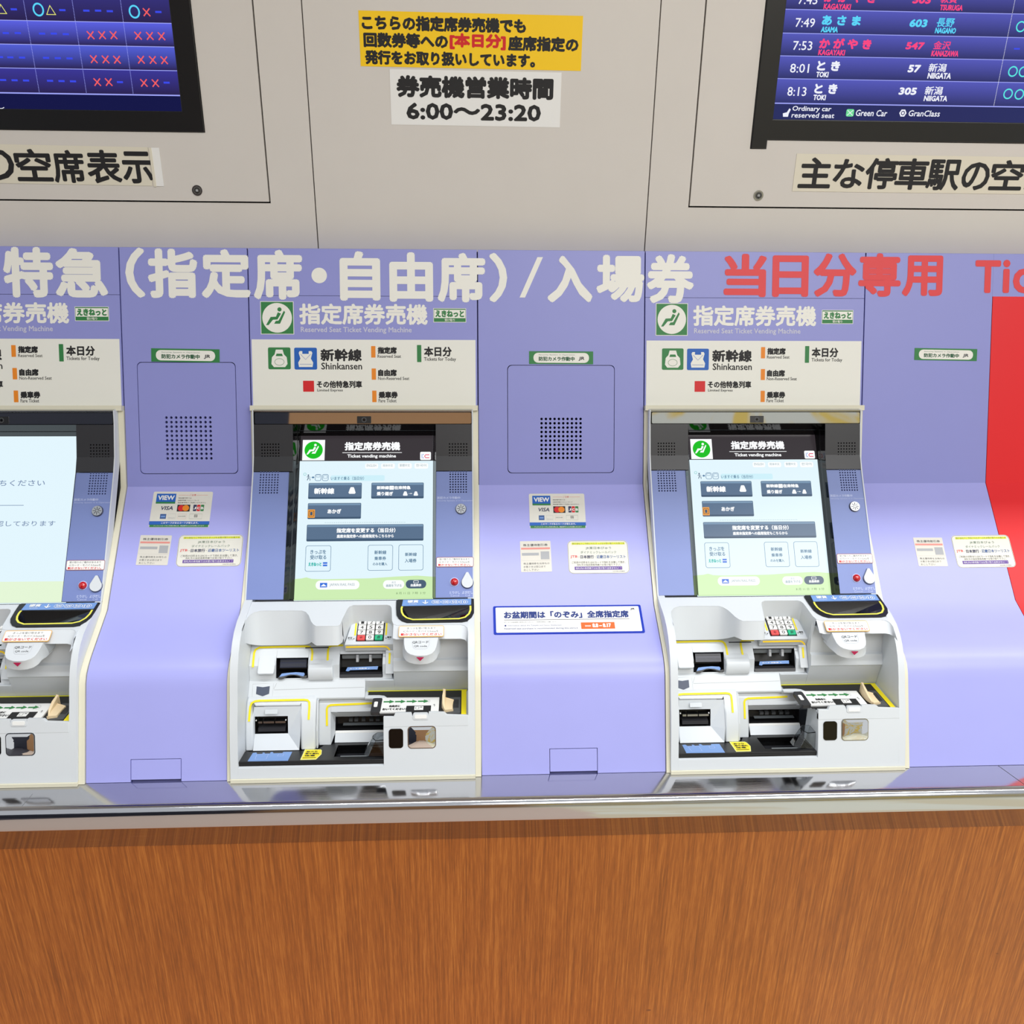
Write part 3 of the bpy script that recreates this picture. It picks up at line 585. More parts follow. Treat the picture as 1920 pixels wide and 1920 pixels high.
for k, z in enumerate(zs): mb.rect(W_, -1.26, z-.0006-(k == 4)*.0005, sx1, z+.0006+(k == 4)*.0005, 0, .0002, E_D0)
for u, v in ((55, 65), (149, 90), (238, 90)):
    x = W_.uv(u, v)[0]; z = zs[-1]
    while z < zs[0]+.02: mb.rect(W_, x-.0005, z, x+.0005, z+.0012, 0, .0002, E_D0); z += .0024
def cell(mb, u, v, kind):
    x, z = W_.uv(u, v); H = .0004
    if kind == 'o': mb.line(W_, circ(x, z, .0085, 24, .0095), .0028, H, H, E_DC, True)
    if kind == 't': mb.line(W_, [(x-.0078, z-.0062), (x+.0078, z-.0062), (x, z+.0080)], .0022, H, H, E_DY, True)
    if kind == 'x':
        for s in (1, -1): mb.line(W_, [(x-.0058, z-.0062*s), (x+.0058, z+.0062*s)], .0021, H, H, E_DR)
    if kind == '-': mb.rect(W_, x-.0055, z-.0016, x+.0055, z+.0016, H-.0001, H, E_DB)
for u, v, k in ((-20, 16, 'o'), (3, 18, 't'), (26, 17.5, '-'), (72, 18, 'o'), (95, 20, 't'), (117, 19, '-'), (162, 20, '-'), (184, 20, '-'), (206, 21, '-'), (252, 22, 'o'), (275, 23, 'x'), (297, 22.5, '-'),
    (11, 62, '-'), (33.5, 62, '-'), (79, 63, '-'), (101, 63, '-'), (123.5, 64, '-'), (170, 66, 'x'), (191.5, 66, 'x'), (213, 66, 'x'), (259, 67, 'x'), (281, 67.5, 'x'), (303, 68, 'x'),
    (0, 107, '-'), (19.5, 107.5, '-'), (41.5, 108, '-'), (86.5, 108.5, '-'), (108.5, 109, '-'), (130.5, 109.5, '-'), (176, 111, 'x'), (198, 111.5, 'x'), (219.5, 112, 'x'), (264.5, 112, 'x'), (286.5, 112.5, 'x'), (308, 113, 'x'),
    (6, 150, '-'), (27.5, 150.5, '-'), (49, 151, '-'), (94, 151.5, '-'), (115.5, 152, '-'), (137, 152.5, '-'), (182.5, 154, 'x'), (204, 154, 'x'), (225, 154, '-'), (270, 155.5, 'x'), (291.5, 156, 'x'), (312.5, 155, '-')): cell(mb, u, v, k)
T(mb, W_, 'し', (-3, 195, 8, 204), .0004, E_DW, .02)
mb.build('screen', root, org, label='lit blue screen with a grid of symbols')
# right display
org = (1.1, YW, 1.1); root = empty('departure_display', org, label='right departure display listing train times 7:49 to 8:13 in a black bezel', category='display', group='departure displays')
rx0, rz0 = 0.5735, 1.0915
mb = MB(); mb.prism(W_, [(tx0, tz0), (tx1, tz0), (tx1, ZB), (XR_END-.081, ZB), (XR_END-.081, ZT-.101), (tx0, ZT-.101)], -.015, .003, M_BLACK, holes=[[(rx0, rz0), (XR_END-.11, rz0), (XR_END-.11, ZT-.14), (rx0, ZT-.14)][::-1]]); mb.build('bezel', root, org, bevel=.0015)
zr = [W_.uv(1680, v)[1] for v in (21.5, 66, 108.5, 151, 197)]
mb = MB(); mb.rect(W_, rx0, rz0, XR_END-.11, zr[-1], -.004, 0, E_DBOT)
for k in range(4): mb.rect(W_, rx0, zr[k+1], XR_END-.11, zr[k], -.004, 0, rowmat('display_row_right_%d' % k, zr[k+1], zr[k], (44, 48, 104), (84, 88, 186)))
mb.rect(W_, rx0, zr[0], XR_END-.11, zr[0]+.043, -.004, 0, rowmat('display_row_right_4', zr[0], zr[0]+.043, (44, 46, 100), (84, 88, 186))); mb.rect(W_, rx0, zr[0]+.043, XR_END-.11, ZT-.14, -.004, 0, E_DBOT)
for k, z in enumerate(zr): mb.rect(W_, rx0, z-.0006-(k == 4)*.0004, XR_END-.11, z+.0006+(k == 4)*.0004, 0, .0002, E_D0)
x = W_.uv(1883, 100)[0]; z = zr[-1]
while z < zr[0]+.05: mb.rect(W_, x-.0005, z, x+.0005, z+.0012, 0, .0002, E_DW); z += .0024
def D(s, bb, m, bo=.03, sh=0): T(mb, W_, s, bb, .0004, m, bo, sh)
for s, bb in (('7:45', (1497, -9, 1533, 8)), ('7:49', (1491.5, 34, 1528, 51)), ('7:53', (1487, 77, 1523, 94)), ('8:01', (1481.5, 119.5, 1517, 136.5)), ('8:13', (1476.5, 163, 1512, 180))): D(s, bb, E_DW, .01)
for s, e, m, bs, be in (('か が や き', 'KAGAYAKI', E_DP, (1545, -14, 1643, 5), (1544, 7, 1595, 18)), ('あ さ ま', 'ASAMA', E_DC, (1541, 29, 1614, 48), (1539, 50, 1571, 61)), ('か が や き', 'KAGAYAKI', E_DP, (1536, 72, 1634, 92), (1534, 93, 1584, 104)),
    ('と き', 'TOKI', E_DW, (1532, 114, 1575, 133), (1530, 134.5, 1553, 145)), ('と き', 'TOKI', E_DW, (1527, 157, 1570, 176), (1524.5, 177.5, 1548, 188))): D(s, bs, m, .06); D(e, be, m, .05, .06)
for s, d, e, m, b1, b2, b3 in (('503', '敦賀', 'TSURUGA', E_DP, (1711, -8, 1745, 7), (1764, -11, 1795, 6), (1762, 9, 1805, 20)), ('603', '長野', 'NAGANO', E_DC, (1705, 36, 1738, 51), (1756, 34, 1789, 51), (1753, 52, 1792, 63)),
    ('547', '金沢', 'KANAZAWA', E_DP, (1698, 79, 1732, 93), (1750, 77, 1782, 93), (1746, 95, 1797, 106)), ('57', '新潟', 'NIIGATA', E_DW, (1702, 121.5, 1725, 136), (1741, 119, 1774, 135), (1739, 136.5, 1783, 148)), ('305', '新潟', 'NIIGATA', E_DW, (1685, 164, 1718, 178), (1734, 162, 1767, 178), (1732, 179.5, 1776, 190))):
    D(s, b1, m, .07, .12); D(d, b2, m, .02, .06); D(e, b3, m, .05, .06)
for u, v in ((1914, 50), (1899, 134), (1919, 134.5), (1890, 176), (1911, 177)):
    x, z = W_.uv(u, v); mb.line(W_, circ(x, z, .0082, 24), .0024, .0004, .0004, E_DG, True)
mb.rect(W_, *box_uv(W_, 1901, 90, 1912, 93), .0003, .0004, E_DB)
for s, bb in (('Ordinary car', (1485, 199, 1558, 211)), ('reserved seat', (1484, 211.5, 1564, 221)), ('Green Car', (1604, 206, 1663, 218)), ('GranClass', (1703, 207, 1762, 218.5))): D(s, bb, E_D0 if 0 else E_DW, .02, .1)
a = box_uv(W_, 1586.5, 204.5, 1601, 218.5); mb.rect(W_, *a, .0003, .0004, E_DGR, .003); mb.line(W_, [(a[0]+.002, a[1]+.002), (a[2]-.002, a[3]-.002)], .0012, .0005, .0005, E_DW); mb.line(W_, [(a[0]+.002, a[3]-.002), (a[2]-.002, a[1]+.002)], .0012, .0005, .0005, E_DW)
a = box_uv(W_, 1685, 204.5, 1700.5, 219.5); mb.disc(W_, cx_(a), (a[1]+a[3])/2, .0072, .0003, .0004, E_DW, 6); mb.line(W_, circ(cx_(a), (a[1]+a[3])/2, .0032, 12), .0016, .0005, .0005, E_DBOT, True)
a = box_uv(W_, 1468, 203, 1482, 219); mb.prism(W_, [(a[0]+.001, a[1]), (a[2]-.004, a[1]), (a[2]-.003, a[1]+.006), (a[2], a[3]-.002), (a[2]-.003, a[3]), (a[2]-.007, a[1]+.008), (a[0], a[1]+.006)], .0003, .0004, E_DW)
mb.build('screen', root, org, label='lit blue timetable screen')
# ------------------------------------------------------------------ ticket vending machine (built where the middle one stands)
X0, X1 = -0.4398, -0.0105
PB = Fr((-0.3200, 0.2460), (-0.1665, 0.4450))       # blue screen surround
BB2 = Fr((-0.1680, 0.4465), (-0.1520, 0.4720)); BB1 = Fr((-0.1520, 0.4720), (-0.1290, 0.5300))
MS = Fr((-0.1290, 0.5300), (-0.1205, 0.5530))        # mirror strip
LP = Fr((-0.2950, 0.2365), (-0.1030, 0.4950))        # display glass
SH = Fr((-0.4000, 0.2350), (-0.3300, 0.2430))        # top shelf
KP = Fr((-0.3810, 0.1850), (-0.3270, 0.2030))        # keypad plate
F1 = Fr((-0.3925, 0.1478), (-0.3640, 0.1690))        # upper terrace face
LG = Fr((-0.4245, 0.0975), (-0.4000, 0.1210))        # sloping ledge face
F3 = Fr((-0.4560, 0.0715), (-0.4340, 0.0975))        # face above the left outlet
F4 = Fr((-0.4425, 0.0470), (-0.4240, 0.0840))        # face above the right outlet
TP = Fr((-0.5220, 0.0335), (-0.4760, 0.0220))        # black tray top
IP = Fr((-0.4950, 0.1035), (-0.4050, 0.0960))        # card tray
FB = Fr((-0.5360, 0.0075), (-0.5020, 0.1000))        # front of the lower right block
BODY = [(-0.3200, 0.2462), (-0.3500, 0.2425), (-0.3860, 0.2385), (-0.4120, 0.2310), (-0.4300, 0.2205), (-0.4445, 0.2075), (-0.4570, 0.1920), (-0.4670, 0.1755), (-0.4765, 0.1560), (-0.4840, 0.1370), (-0.5020, 0.1000), (-0.5170, 0.0620), (-0.5360, 0.0075)]
MO = (-0.225, -0.42, 0.002)
machine = empty('ticket_vending_machine', MO, category='ticket machine', group='reserved seat ticket machines')
def P(name, mb, parent=None, **k):
    return mb.build(name, parent or machine, MO, **k)
def px(fr, L): return [fr.uv(*p) for p in L]
def zA(L): return [(420 + x/9.6, 1120 + y/9.6) for x, y in L]
def zB(L): return [(580 + x/9.6, 1120 + y/9.6) for x, y in L]
def zC(L): return [(720 + x/9.6, 1120 + y/9.6) for x, y in L]
def zD(L): return [(420 + x/9.6, 1280 + y/9.6) for x, y in L]
def zE(L): return [(580 + x/9.6, 1280 + y/9.6) for x, y in L]
def zF(L): return [(720 + x/9.6, 1280 + y/9.6) for x, y in L]
def SC(u0, v0, u1, v1): return (440 + u0/4, 740 + v0/4, 440 + u1/4, 740 + v1/4)   # image box read from the screen close-up
# --- sides and bottom of the lower housing
back = [(-0.30, 0.0075), (-0.30, 0.2462)]
mb = MB(); mb.yz(X0, -0.4262, BODY + back, M_GREY); mb.yz(-0.0225, X1, BODY + back, M_GREY)
BOT = [(-0.5298, 0.0250), (-0.5360, 0.0075), (-0.50, 0.0075), (-0.50, 0.0120), (-0.5180, 0.0150), (-0.5200, 0.0250)]
mb.yz(-0.4262, -0.1720, BOT, M_GREY)
mb.yz(-0.1720, -0.0225, [(-0.5013, 0.1015), (-0.5170, 0.0620), (-0.5360, 0.0075), (-0.46, 0.0075), (-0.455, 0.0900), (-0.4985, 0.0965)], M_GREY)
mb.yz(-0.4262, -0.0225, [(-0.325, 0.02), (-0.315, 0.02), (-0.315, 0.24), (-0.325, 0.24)], M_GREY)
P('housing', mb, smooth=28, bevel=0.0012)
# --- sealant trim round the machine
mb = MB()
for a, b in ((XB, X0 - 0.0002), (X1 + 0.0002, XC)):
    out = [(y - 0.0035, z) for y, z in SEC]; hp = [(HP.pt(0, t).y - 0.0045, HP.pt(0, t).z) for t in (0.150, 0.0)]
    mb.yz(a, b, hp + out[1:] + [(-0.30, 0.001), (-0.05, 0.54)], M_TRIM)
mb.yz(X0, X1, [(-0.5385, 0.0072), (-0.5395, 0.0006), (-0.50, 0.0006), (-0.50, 0.0072)], M_TRIM)
mb.rect(HP, XB + 0.0005, 0.1485, XC - 0.0005, 0.1585, -0.01, 0.014, M_TRIM)
P('sealant_trim', mb, smooth=28, label='cream sealant trim')
# --- upper housing
mb = MB()
UP = [(-0.1215, 0.5560), (-0.1290, 0.5300), (-0.1520, 0.4720), (-0.1680, 0.4465), (-0.3200, 0.2460), (-0.3000, 0.2300), (-0.08, 0.53), (-0.09, 0.556)]
mb.yz(X0, X0 + 0.0022, UP, M_GREY); mb.yz(X1 - 0.0022, X1, UP, M_GREY)
mb.yz(X0 + 0.0022, X1 - 0.0022, [(-0.1215, 0.5560), (-0.1218, 0.5535), (-0.08, 0.5535), (-0.08, 0.556)], M_SILV)
P('screen_housing', mb, label='thin silver-grey rim around the screen section')
mb = MB(); mb.yz(X0 + 0.0022, X1 - 0.0022, [(-0.0700, 0.53), (-0.2800, 0.2250), (-0.2700, 0.2150), (-0.0600, 0.53)], M_BLACK)
P('inner_frame', mb)
LX0, LX1 = -0.3620, -0.0838
def holes_grid(fr, a, nx, nt, r):
    xs = [a[0] + (a[2]-a[0])*i/(nx-1) for i in range(nx)]; ts = [a[1] + (a[3]-a[1])*j/(nt-1) for j in range(nt)]
    return [circ(x, t, r, 7)[::-1] for x in xs for t in ts]
TPB = PB.uv(680, 0)[1]; tpb = (Vector((0, -0.1665, 0.4450)) - PB.o).length
h_l = box_uv(PB, *SC(192, 582, 322, 736)); h_r = box_uv(PB, *SC(1617, 578, 1736, 730))
for nm, xa, xb, hb, nx in (('l', X0 + 0.0022, LX0 - 0.0065, h_l, 7), ('r', LX1 + 0.0005, X1 - 0.0022, h_r, 7)):
    mb = MB(); mb.prism(PB, rr(xa, 0.001, xb, tpb), -0.006, 0, M_BLUE, holes=holes_grid(PB, hb, nx, 9, 0.0016)); pn = P('blue_side_panel', mb)
    mb = MB(); mb.rect(PB, hb[0]-.004, hb[1]-.004, hb[2]+.004, hb[3]+.004, -.012, -.0065, M_HOLE); P('speaker_backing', mb, pn)
    if nm == 'r': BPR = pn
tb1 = (Vector((0, -0.1290, 0.5300)) - BB1.o).length; tb2 = (Vector((0, -0.1520, 0.4720)) - BB2.o).length
for xa, xb, bb in ((X0 + 0.0022, LX0, (205, 372, 330, 462)), (LX1, X1 - 0.0022, (1612, 370, 1740, 460))):
    a = box_uv(BB1, *SC(*bb)); mb = MB(); mb.prism(BB1, rr(xa, 0, xb, tb1), -0.008, 0, M_BLKM, holes=holes_grid(BB1, a, 7, 5, .0015)); mb.rect(BB2, xa, 0.0006, xb, tb2, -.008, 0, M_BLKM)
    mb.rect(BB1, a[0]-.004, a[1]-.004, a[2]+.004, a[3]+.004, -.013, -.0085, M_HOLE); P('speaker_corner', mb, smooth=10, label='matt black speaker corner')
# bevelled black frame leading in to the display
BZ = MB()
o_ = [BB1.pt(LX0, tb1), BB1.pt(LX1, tb1), PB.pt(LX1, 0.001), PB.pt(LX0 - 0.0065, 0.001), PB.pt(LX0 - .0065, tpb), BB1.pt(LX0, 0)]
ti = LP.uv(690, 817)[1]; bi = LP.uv(680, 1122.5)[1]; lx0 = -0.3535; lx1 = -0.0905
oT = [BB1.pt(LX0, tb1 + .001), BB1.pt(LX1, tb1 + .001)]; iT = [LP.pt(lx0, ti), LP.pt(lx1, ti)]
mid = lambda a, b, k=.5: a + (b - a)*k
def step(a, b): return [mid(a, b, .0), mid(a, b, .55) + Vector((0, -.0015, .001)), mid(a, b, .6), mid(a, b, 1)]
LBo = [PB.pt(LX0 - .0065, .0005), BB2.pt(LX0 - .0065 + .0065, .001)]
BZ.loft([oT[0], oT[1]], [mid(oT[0], iT[0], .55), mid(oT[1], iT[1], .55)], M_BLKG); BZ.loft([mid(oT[0], iT[0], .62), mid(oT[1], iT[1], .62)], iT, M_BLKG)
BZ.loft([mid(oT[0], iT[0], .55), mid(oT[1], iT[1], .55)], [mid(oT[0], iT[0], .62) + Vector((0, .003, 0)), mid(oT[1], iT[1], .62) + Vector((0, .003, 0))], M_BLACK)
bl, br = LP.pt(lx0, bi), LP.pt(lx1, bi)
for so, si0, si1 in ((-1, iT[0], bl), (1, iT[1], br)):
    x_ = (LX0 - .0065) if so < 0 else LX1
    outp = [Vector((x_ if so > 0 else LX0, -0.1290, 0.530)), Vector((x_ if so > 0 else LX0, -0.1520, .472)), Vector((x_, -0.1680, .4465)), Vector((x_, -0.3200, .2460))]
    inn = [si0, mid(si0, si1, .10), mid(si0, si1, .2), si1]
    m1 = [mid(a, b, .5) for a, b in zip(outp, inn)]; m2 = [mid(a, b, .58) + Vector((0, .002, 0)) for a, b in zip(outp, inn)]
    BZ.loft(outp, m1, M_BLKG); BZ.loft(m1, m2, M_BLACK); BZ.loft(m2, inn, M_BLKG)
BZ.loft([Vector((LX0 - .0065, -.3200, .2460)), Vector((LX1, -.3200, .2460))], [bl, br], M_BLKG)
P('display_bezel', BZ, label='glossy black stepped bezel')
# mirror strip with the camera window
tm = (Vector((0, -0.1205, 0.5530)) - MS.o).length
mb = MB(); mb.rect(MS, X0 + 0.0024, 0, X1 - 0.0024, tm, -0.008, 0, M_BLKG); P('mirror_frame', mb)
mb = MB(); mb.rect(MS, -0.4350, 0.0012, -0.0140, tm - 0.0016, 0, 0.0008, M_CHROME, 0.0022); ms = P('mirror_strip', mb, label='mirror strip')
a = box_uv(MS, *SC(918, 162, 1024, 216)); mb = MB(); mb.rect(MS, *a, .0008, .0012, M_BLACK, .001); mb.line(MS, circ(cx_(a), (a[1]+a[3])/2, .0042, 16), .0012, .0012, .0014, M_DGREY, True); mb.disc(MS, cx_(a), (a[1]+a[3])/2, .002, .0012, .0016, M_BLKG, 12); P('camera_window', mb, label='small black camera window')
# --- display image
def lcd_base(nm):
    mb = MB(); mb.rect(LP, lx0 - .001, bi - .002, lx1 + .001, ti + .001, -.006, 0, E_BG); return mb
def SB(u0, v0, u1, v1): return box_uv(LP, *SC(u0, v0, u1, v1))
def ST(mb, s, bb, m, h=.0006, bo=.03): mb.text(LP, s, *SB(*bb), h, m, bo)
mb = lcd_base('display'); P('display_glass', mb, label='lit pale blue touch display')
mb = MB(); H = .0002
a = SB(492, 322, 1490, 497); mb.rect(LP, lx0, a[1], lx1, ti, H-.0001, H, E_HEAD)
a = SB(509, 340, 676, 493); mb.rect(LP, *a, H, H+.0001, E_WHITE); mb.disc(LP, cx_(a), (a[1]+a[3])/2, (a[2]-a[0])*.41, H+.0001, H+.0002, E_GREEN, 36); seat(mb, LP, cx_(a), (a[1]+a[3])/2, (a[2]-a[0])*.40, H+.0003, E_WHITE)
ST(mb, '指定席券売機', (825, 355, 1242, 419), E_WHITE, bo=.045); a = SB(808, 433, 1254, 437); mb.rect(LP, *a, H, H+.0001, E_GREYL if 0 else E_WHITE); ST(mb, 'Ticket vending machine', (845, 448, 1210, 480), E_WHITE, bo=.035)
a = SB(1391, 429, 1472, 490); mb.rect(LP, *a, H, H+.0001, E_WHITE, .0025); w_ = a[2]-a[0]; mb.line(LP, [(a[2]-w_*.15, a[1]+w_*.50), (a[0]+w_*.5, a[1]+w_*.50), (a[0]+w_*.42, a[1]+w_*.36), (a[0]+w_*.5, a[1]+w_*.22), (a[2]-w_*.15, a[1]+w_*.22)], .0016, H+.0002, H+.0002, E_PINKC); ST(mb, 'IC', (1402, 445, 1418, 478), E_BLSQ, bo=0)
P('display_header', mb)
mb = MB()
for s, b0 in (('ENGLISH', (985, 520, 1070, 549)), ('简体中文', (1105, 520, 1195, 549)), ('繁體中文', (1232, 518, 1322, 549)), ('한국어', (1355, 518, 1445, 549))):
    a = SB(b0[0]-6, b0[1]-4, b0[2]+6, b0[3]+6); mb.rect(LP, *a, H, H+.0001, E_WHITE, .003); ST(mb, s, (b0[0]+6, b0[1]+3, b0[2]-8, b0[3]-8), E_GTXT, bo=0)
a = SB(720, 605, 1125, 648); mb.rect(LP, *a, H-.0001, H, E_CYAN, .003); ST(mb, 'いますぐ乗る（当日分）', (722, 614, 970, 642), E_TXT, bo=.01)
a = SB(604, 598, 648, 645); mb.line(LP, rr(*a, .003), .0009, H, H, E_LINE, True); a = SB(658, 598, 702, 645); mb.line(LP, rr(*a, .003), .0009, H, H, E_LINE, True); a = SB(612, 603, 640, 618); mb.line(LP, rr(*a, .001), .0006, H, H, E_LINE, True); a = SB(666, 606, 694, 628); mb.line(LP, rr(*a, .001), .0006, H, H, E_LINE, True)
c_ = LP.uv(440+527/4, 740+597/4); mb.line(LP, circ(*c_, .0026, 14), .0006, H, H, E_TEAL, True)
c_ = LP.uv(440+553/4, 740+604/4); mb.disc(LP, *c_, .0015, H, H, E_BTND, 10); q_ = px(LP, [(440+x/4, 740+y/4) for x, y in ((553, 610), (552, 626), (544, 643))]); mb.line(LP, q_, .0013, H, H, E_BTND); q_ = px(LP, [(440+x/4, 740+y/4) for x, y in ((552, 626), (566, 632), (564, 645))]); mb.line(LP, q_, .0011, H, H, E_BTND); q_ = px(LP, [(440+x/4, 740+y/4) for x, y in ((540, 618), (553, 613), (568, 622))]); mb.line(LP, q_, .0009, H, H, E_BTND)
c_ = SB(578, 611, 600, 630); mb.prism(LP, [(c_[0], c_[1]+.0015), (c_[0]+.002, c_[1]+.0015), (c_[0]+.002, c_[1]), (c_[2], (c_[1]+c_[3])/2), (c_[0]+.002, c_[3]), (c_[0]+.002, c_[3]-.0015), (c_[0], c_[3]-.0015)], H, H, E_LINE)
P('display_menu_top', mb)
def btn(b0, txts, icons=()):
    a = SB(*b0); mb = MB(); hh = a[3]-a[1]; mb.rect(LP, *a, H, H+.0001, E_BTND, .002); mb.rect(LP, a[0]+.0005, a[1]+hh*.12, a[2]-.0005, a[3]-.0006, H+.0001, H+.0002, E_BTN, .0016); mb.rect(LP, a[0]+.0012, a[3]-hh*.14, a[2]-.0012, a[3]-.001, H+.0002, H+.0003, E_BTNL, .0008)
    for s, bb, bo in txts: mb.text(LP, s, *SB(*bb), H+.0004, E_WHITE, bo)
    for k in icons:
        i = SB(*k); r = (i[2]-i[0])/2; mb.prism(LP, [(i[0], i[1]+r*.3), (i[0]+r*.25, i[1]), (i[2]-r*.25, i[1]), (i[2], i[1]+r*.3), (i[2]-r*.4, i[3]-r*.4), (i[2]-r*.6, i[3]), (i[0]+r*.6, i[3]), (i[0]+r*.4, i[3]-r*.4)], H+.0004, H+.0004, E_WHITE)
    return P('display_button', mb)
btn((553, 662, 953, 782), [('新幹線', (596, 700, 748, 746), .05)], [(854, 694, 908, 744)])
btn((1025, 660, 1418, 779), [('新幹線➡在来特急', (1066, 684, 1320, 714), .05), ('乗り継ぎ', (1066, 728, 1188, 758), .05), ('→', (1303, 738, 1333, 746), .05)], [(1262, 726, 1298, 758), (1342, 726, 1376, 758)])
b_ = btn((548, 813, 948, 932), [('あかぎ', (696, 858, 800, 892), .05)])
a = SB(549, 862, 602, 924); mb = MB(); mb.rect(LP, *a, H+.0004, H+.0005, E_ORNG, .001); mb.line(LP, rr(a[0]+.002, a[1]+.003, a[2]-.002, a[3]-.003, .0008), .0009, H+.0006, H+.0006, E_HEAD, True); mb.rect(LP, a[0]+.0045, a[1]+.005, a[2]-.0045, a[3]-.005, H+.0005, H+.0006, E_BTND); P('train_icon', mb, b_)
btn((540, 973, 1416, 1098), [('指定席を変更する（当日分）', (764, 1000, 1206, 1036), .045), ('座席未指定券への座席指定もこちらから', (766, 1048, 1193, 1074), .04)])
mb = MB(); a = SB(680, 955, 1276, 961)
n_ = 44
for i in range(n_): x = a[0] + (a[2]-a[0])*i/(n_-1); mb.rect(LP, x-.0006, a[1], x+.0006, a[1]+.0011, H, H+.0001, E_GTXT)
P('display_dotted_line', mb, kind='stuff')
def obtn(b0, txts):
    a = SB(*b0); mb = MB(); mb.rect(LP, *a, H, H+.0001, E_LINE, .0042); mb.rect(LP, a[0]+.0008, a[1]+.0008, a[2]-.0008, a[3]-.0008, H+.0001, H+.0002, E_BG, .0036)
    for s, bb, m, bo in txts: mb.text(LP, s, *SB(*bb), H+.0003, m, bo)
    return P('display_button', mb)
o1 = obtn((530, 1132, 722, 1326), [('きっぷを', (568, 1164, 686, 1196), E_TXT, .02), ('受け取る', (566, 1204, 688, 1236), E_TXT, .02), ('えきねっと', (553, 1258, 652, 1286), E_TEAL, .06)])
a = SB(662, 1257, 695, 1287); mb = MB(); mb.rect(LP, *a, H+.0003, H+.0004, E_BLSQ); mb.rect(LP, a[0], (a[1]+a[3])/2-.0006, a[2], (a[1]+a[3])/2+.0006, H+.0004, H+.0005, E_WHITE); P('blue_card_icon', mb, o1)
obtn((998, 1127, 1186, 1319), [('新幹線', (1048, 1168, 1138, 1198), E_TXT, .02), ('乗車券', (1048, 1214, 1136, 1242), E_TXT, .02), ('のみを購入', (1036, 1258, 1144, 1282), E_TXT, .02)])
obtn((1229, 1124, 1415, 1318), [('新幹線', (1278, 1184, 1366, 1212), E_TXT, .02), ('入場券', (1276, 1230, 1364, 1260), E_TXT, .02)])
mb = MB(); a = SB(445, 1378, 1485, 1522); L_ = [(lx0 - .001, bi - .002), (lx1 + .001, bi - .002), (lx1 + .001, a[3]+.002), (-.12, a[3]+.0045), (-.16, a[3]+.003), (-.21, a[3]), (-.30, a[3]-.001), (-.322, a[3]), (-.332, a[3]+.003), (-.341, a[3]+.001), (lx0 - .001, a[3])]
mb.prism(LP, L_, H-.0001, H, E_LAND); H2 = H + .0001
a = SB(607, 1393, 936, 1461); mb.rect(LP, *a, H2, H2+.0001, E_WHITE, (a[3]-a[1])*.48); ST(mb, 'JAPAN RAIL PASS', (712, 1415, 900, 1440), E_GTXT, bo=0, h=.0007)
a = SB(640, 1412, 694, 1446); mb.rect(LP, *a, H2+.0002, H2+.0003, E_BLSQ); mb.prism(LP, [(a[0]+.001, a[1]+.002), (a[2]-.001, a[1]+.002), ((a[0]+a[2])/2, a[3]-.002)], H2+.0004, H2+.0004, E_WHITE)
a = SB(1113, 1391, 1272, 1456); mb.rect(LP, *a, H2, H2+.0001, E_WHITE, (a[3]-a[1])*.48); ST(mb, '戻る', (1178, 1400, 1208, 1416), E_GTXT, bo=0, h=.0007); ST(mb, '画面を下げる', (1136, 1422, 1252, 1442), E_GTXT, bo=.02, h=.0007)
a = SB(1283, 1389, 1437, 1453); mb.rect(LP, *a, H2, H2+.0001, E_PILL, (a[3]-a[1])*.48); ST(mb, '白黒表示', (1320, 1419, 1400, 1440), E_WHITE, bo=.06, h=.0007); a = SB(1342, 1396, 1378, 1412); mb.line(LP, rr(*a, .0008), .0009, H2+.0002, H2+.0002, E_WHITE, True)
ST(mb, '8 月 11 日  7 時  3 分', (1212, 1479, 1432, 1498), E_GRTX, bo=0, h=.0007)
P('display_landscape', mb)
# --- things on the right blue panel
def bt(mb, s, bb, m, bo=0.0, h=.0003): mb.text(PB, s, *box_uv(PB, *SC(*bb)), h, m, bo)
mb = MB(); bt(mb, '防犯カメラ作動中', (1520, 764, 1692, 783), M_LBLTX, .02); bt(mb, 'Security System is in Operation', (1520, 790, 1784, 802), M_LBLTX, 0)
bt(mb, 'とりけし', (1612, 1474, 1690, 1496), M_LBLTX, .03); bt(mb, 'Cancel', (1620, 1500, 1684, 1514), M_LBLTX); bt(mb, 'よびだし', (1705, 1472, 1786, 1495), M_LBLTX, .03); bt(mb, 'Call', (1730, 1499, 1764, 1513), M_LBLTX)
P('panel_lettering', mb, BPR)
x, t = PB.uv(440+1697/4, 740+858/4); mb = MB(); mb.disc(PB, x, t, .0108, 0, .001, mat('knob_ring', (60, 66, 96), .4), 32); mb.disc(PB, x, t, .0096, .001, .004, M_SILV, 32)
for k in range(8): an = k*math.pi/4; mb.line(PB, [(x+.002*math.cos(an), t+.002*math.sin(an)), (x+.0078*math.cos(an), t+.0078*math.sin(an))], .0010, .004, .0045, M_DGREY)
P('speaker_knob', mb, smooth=30, label='small round chrome knob')
x, t = PB.uv(440+1648/4, 740+1405/4); mb = MB(); mb.disc(PB, x, t, .0086, 0, .0008, M_LBLTX, 28); mb.dome(PB, x, t, .0076, .0008, .006, M_LAMP, 24); P('cancel_button', mb, smooth=60, label='round red button')
c_ = PB.uv(440+1745/4, 740+1405/4); a = SB; drop = []
for i in range(29):
    an = math.radians(-215 + 250*i/28 + 0); drop.append((c_[0] + .0108*math.cos(an), c_[1] - .0008 + .0108*math.sin(an)))
drop += [(c_[0] + .0018, c_[1] + .0185), (c_[0] - .0018, c_[1] + .0185)]
mb = MB(); mb.prism(PB, [(c_[0] + (x-c_[0])*1.10, c_[1] + (t-c_[1])*1.06 - .0006) for x, t in drop], 0, .0008, mat('button_shadow_ring', (44, 54, 92), .5)); mb.prism(PB, drop, .0008, .0042, M_GREY); P('call_button', mb, smooth=40, bevel=.0006, label='light grey teardrop button')
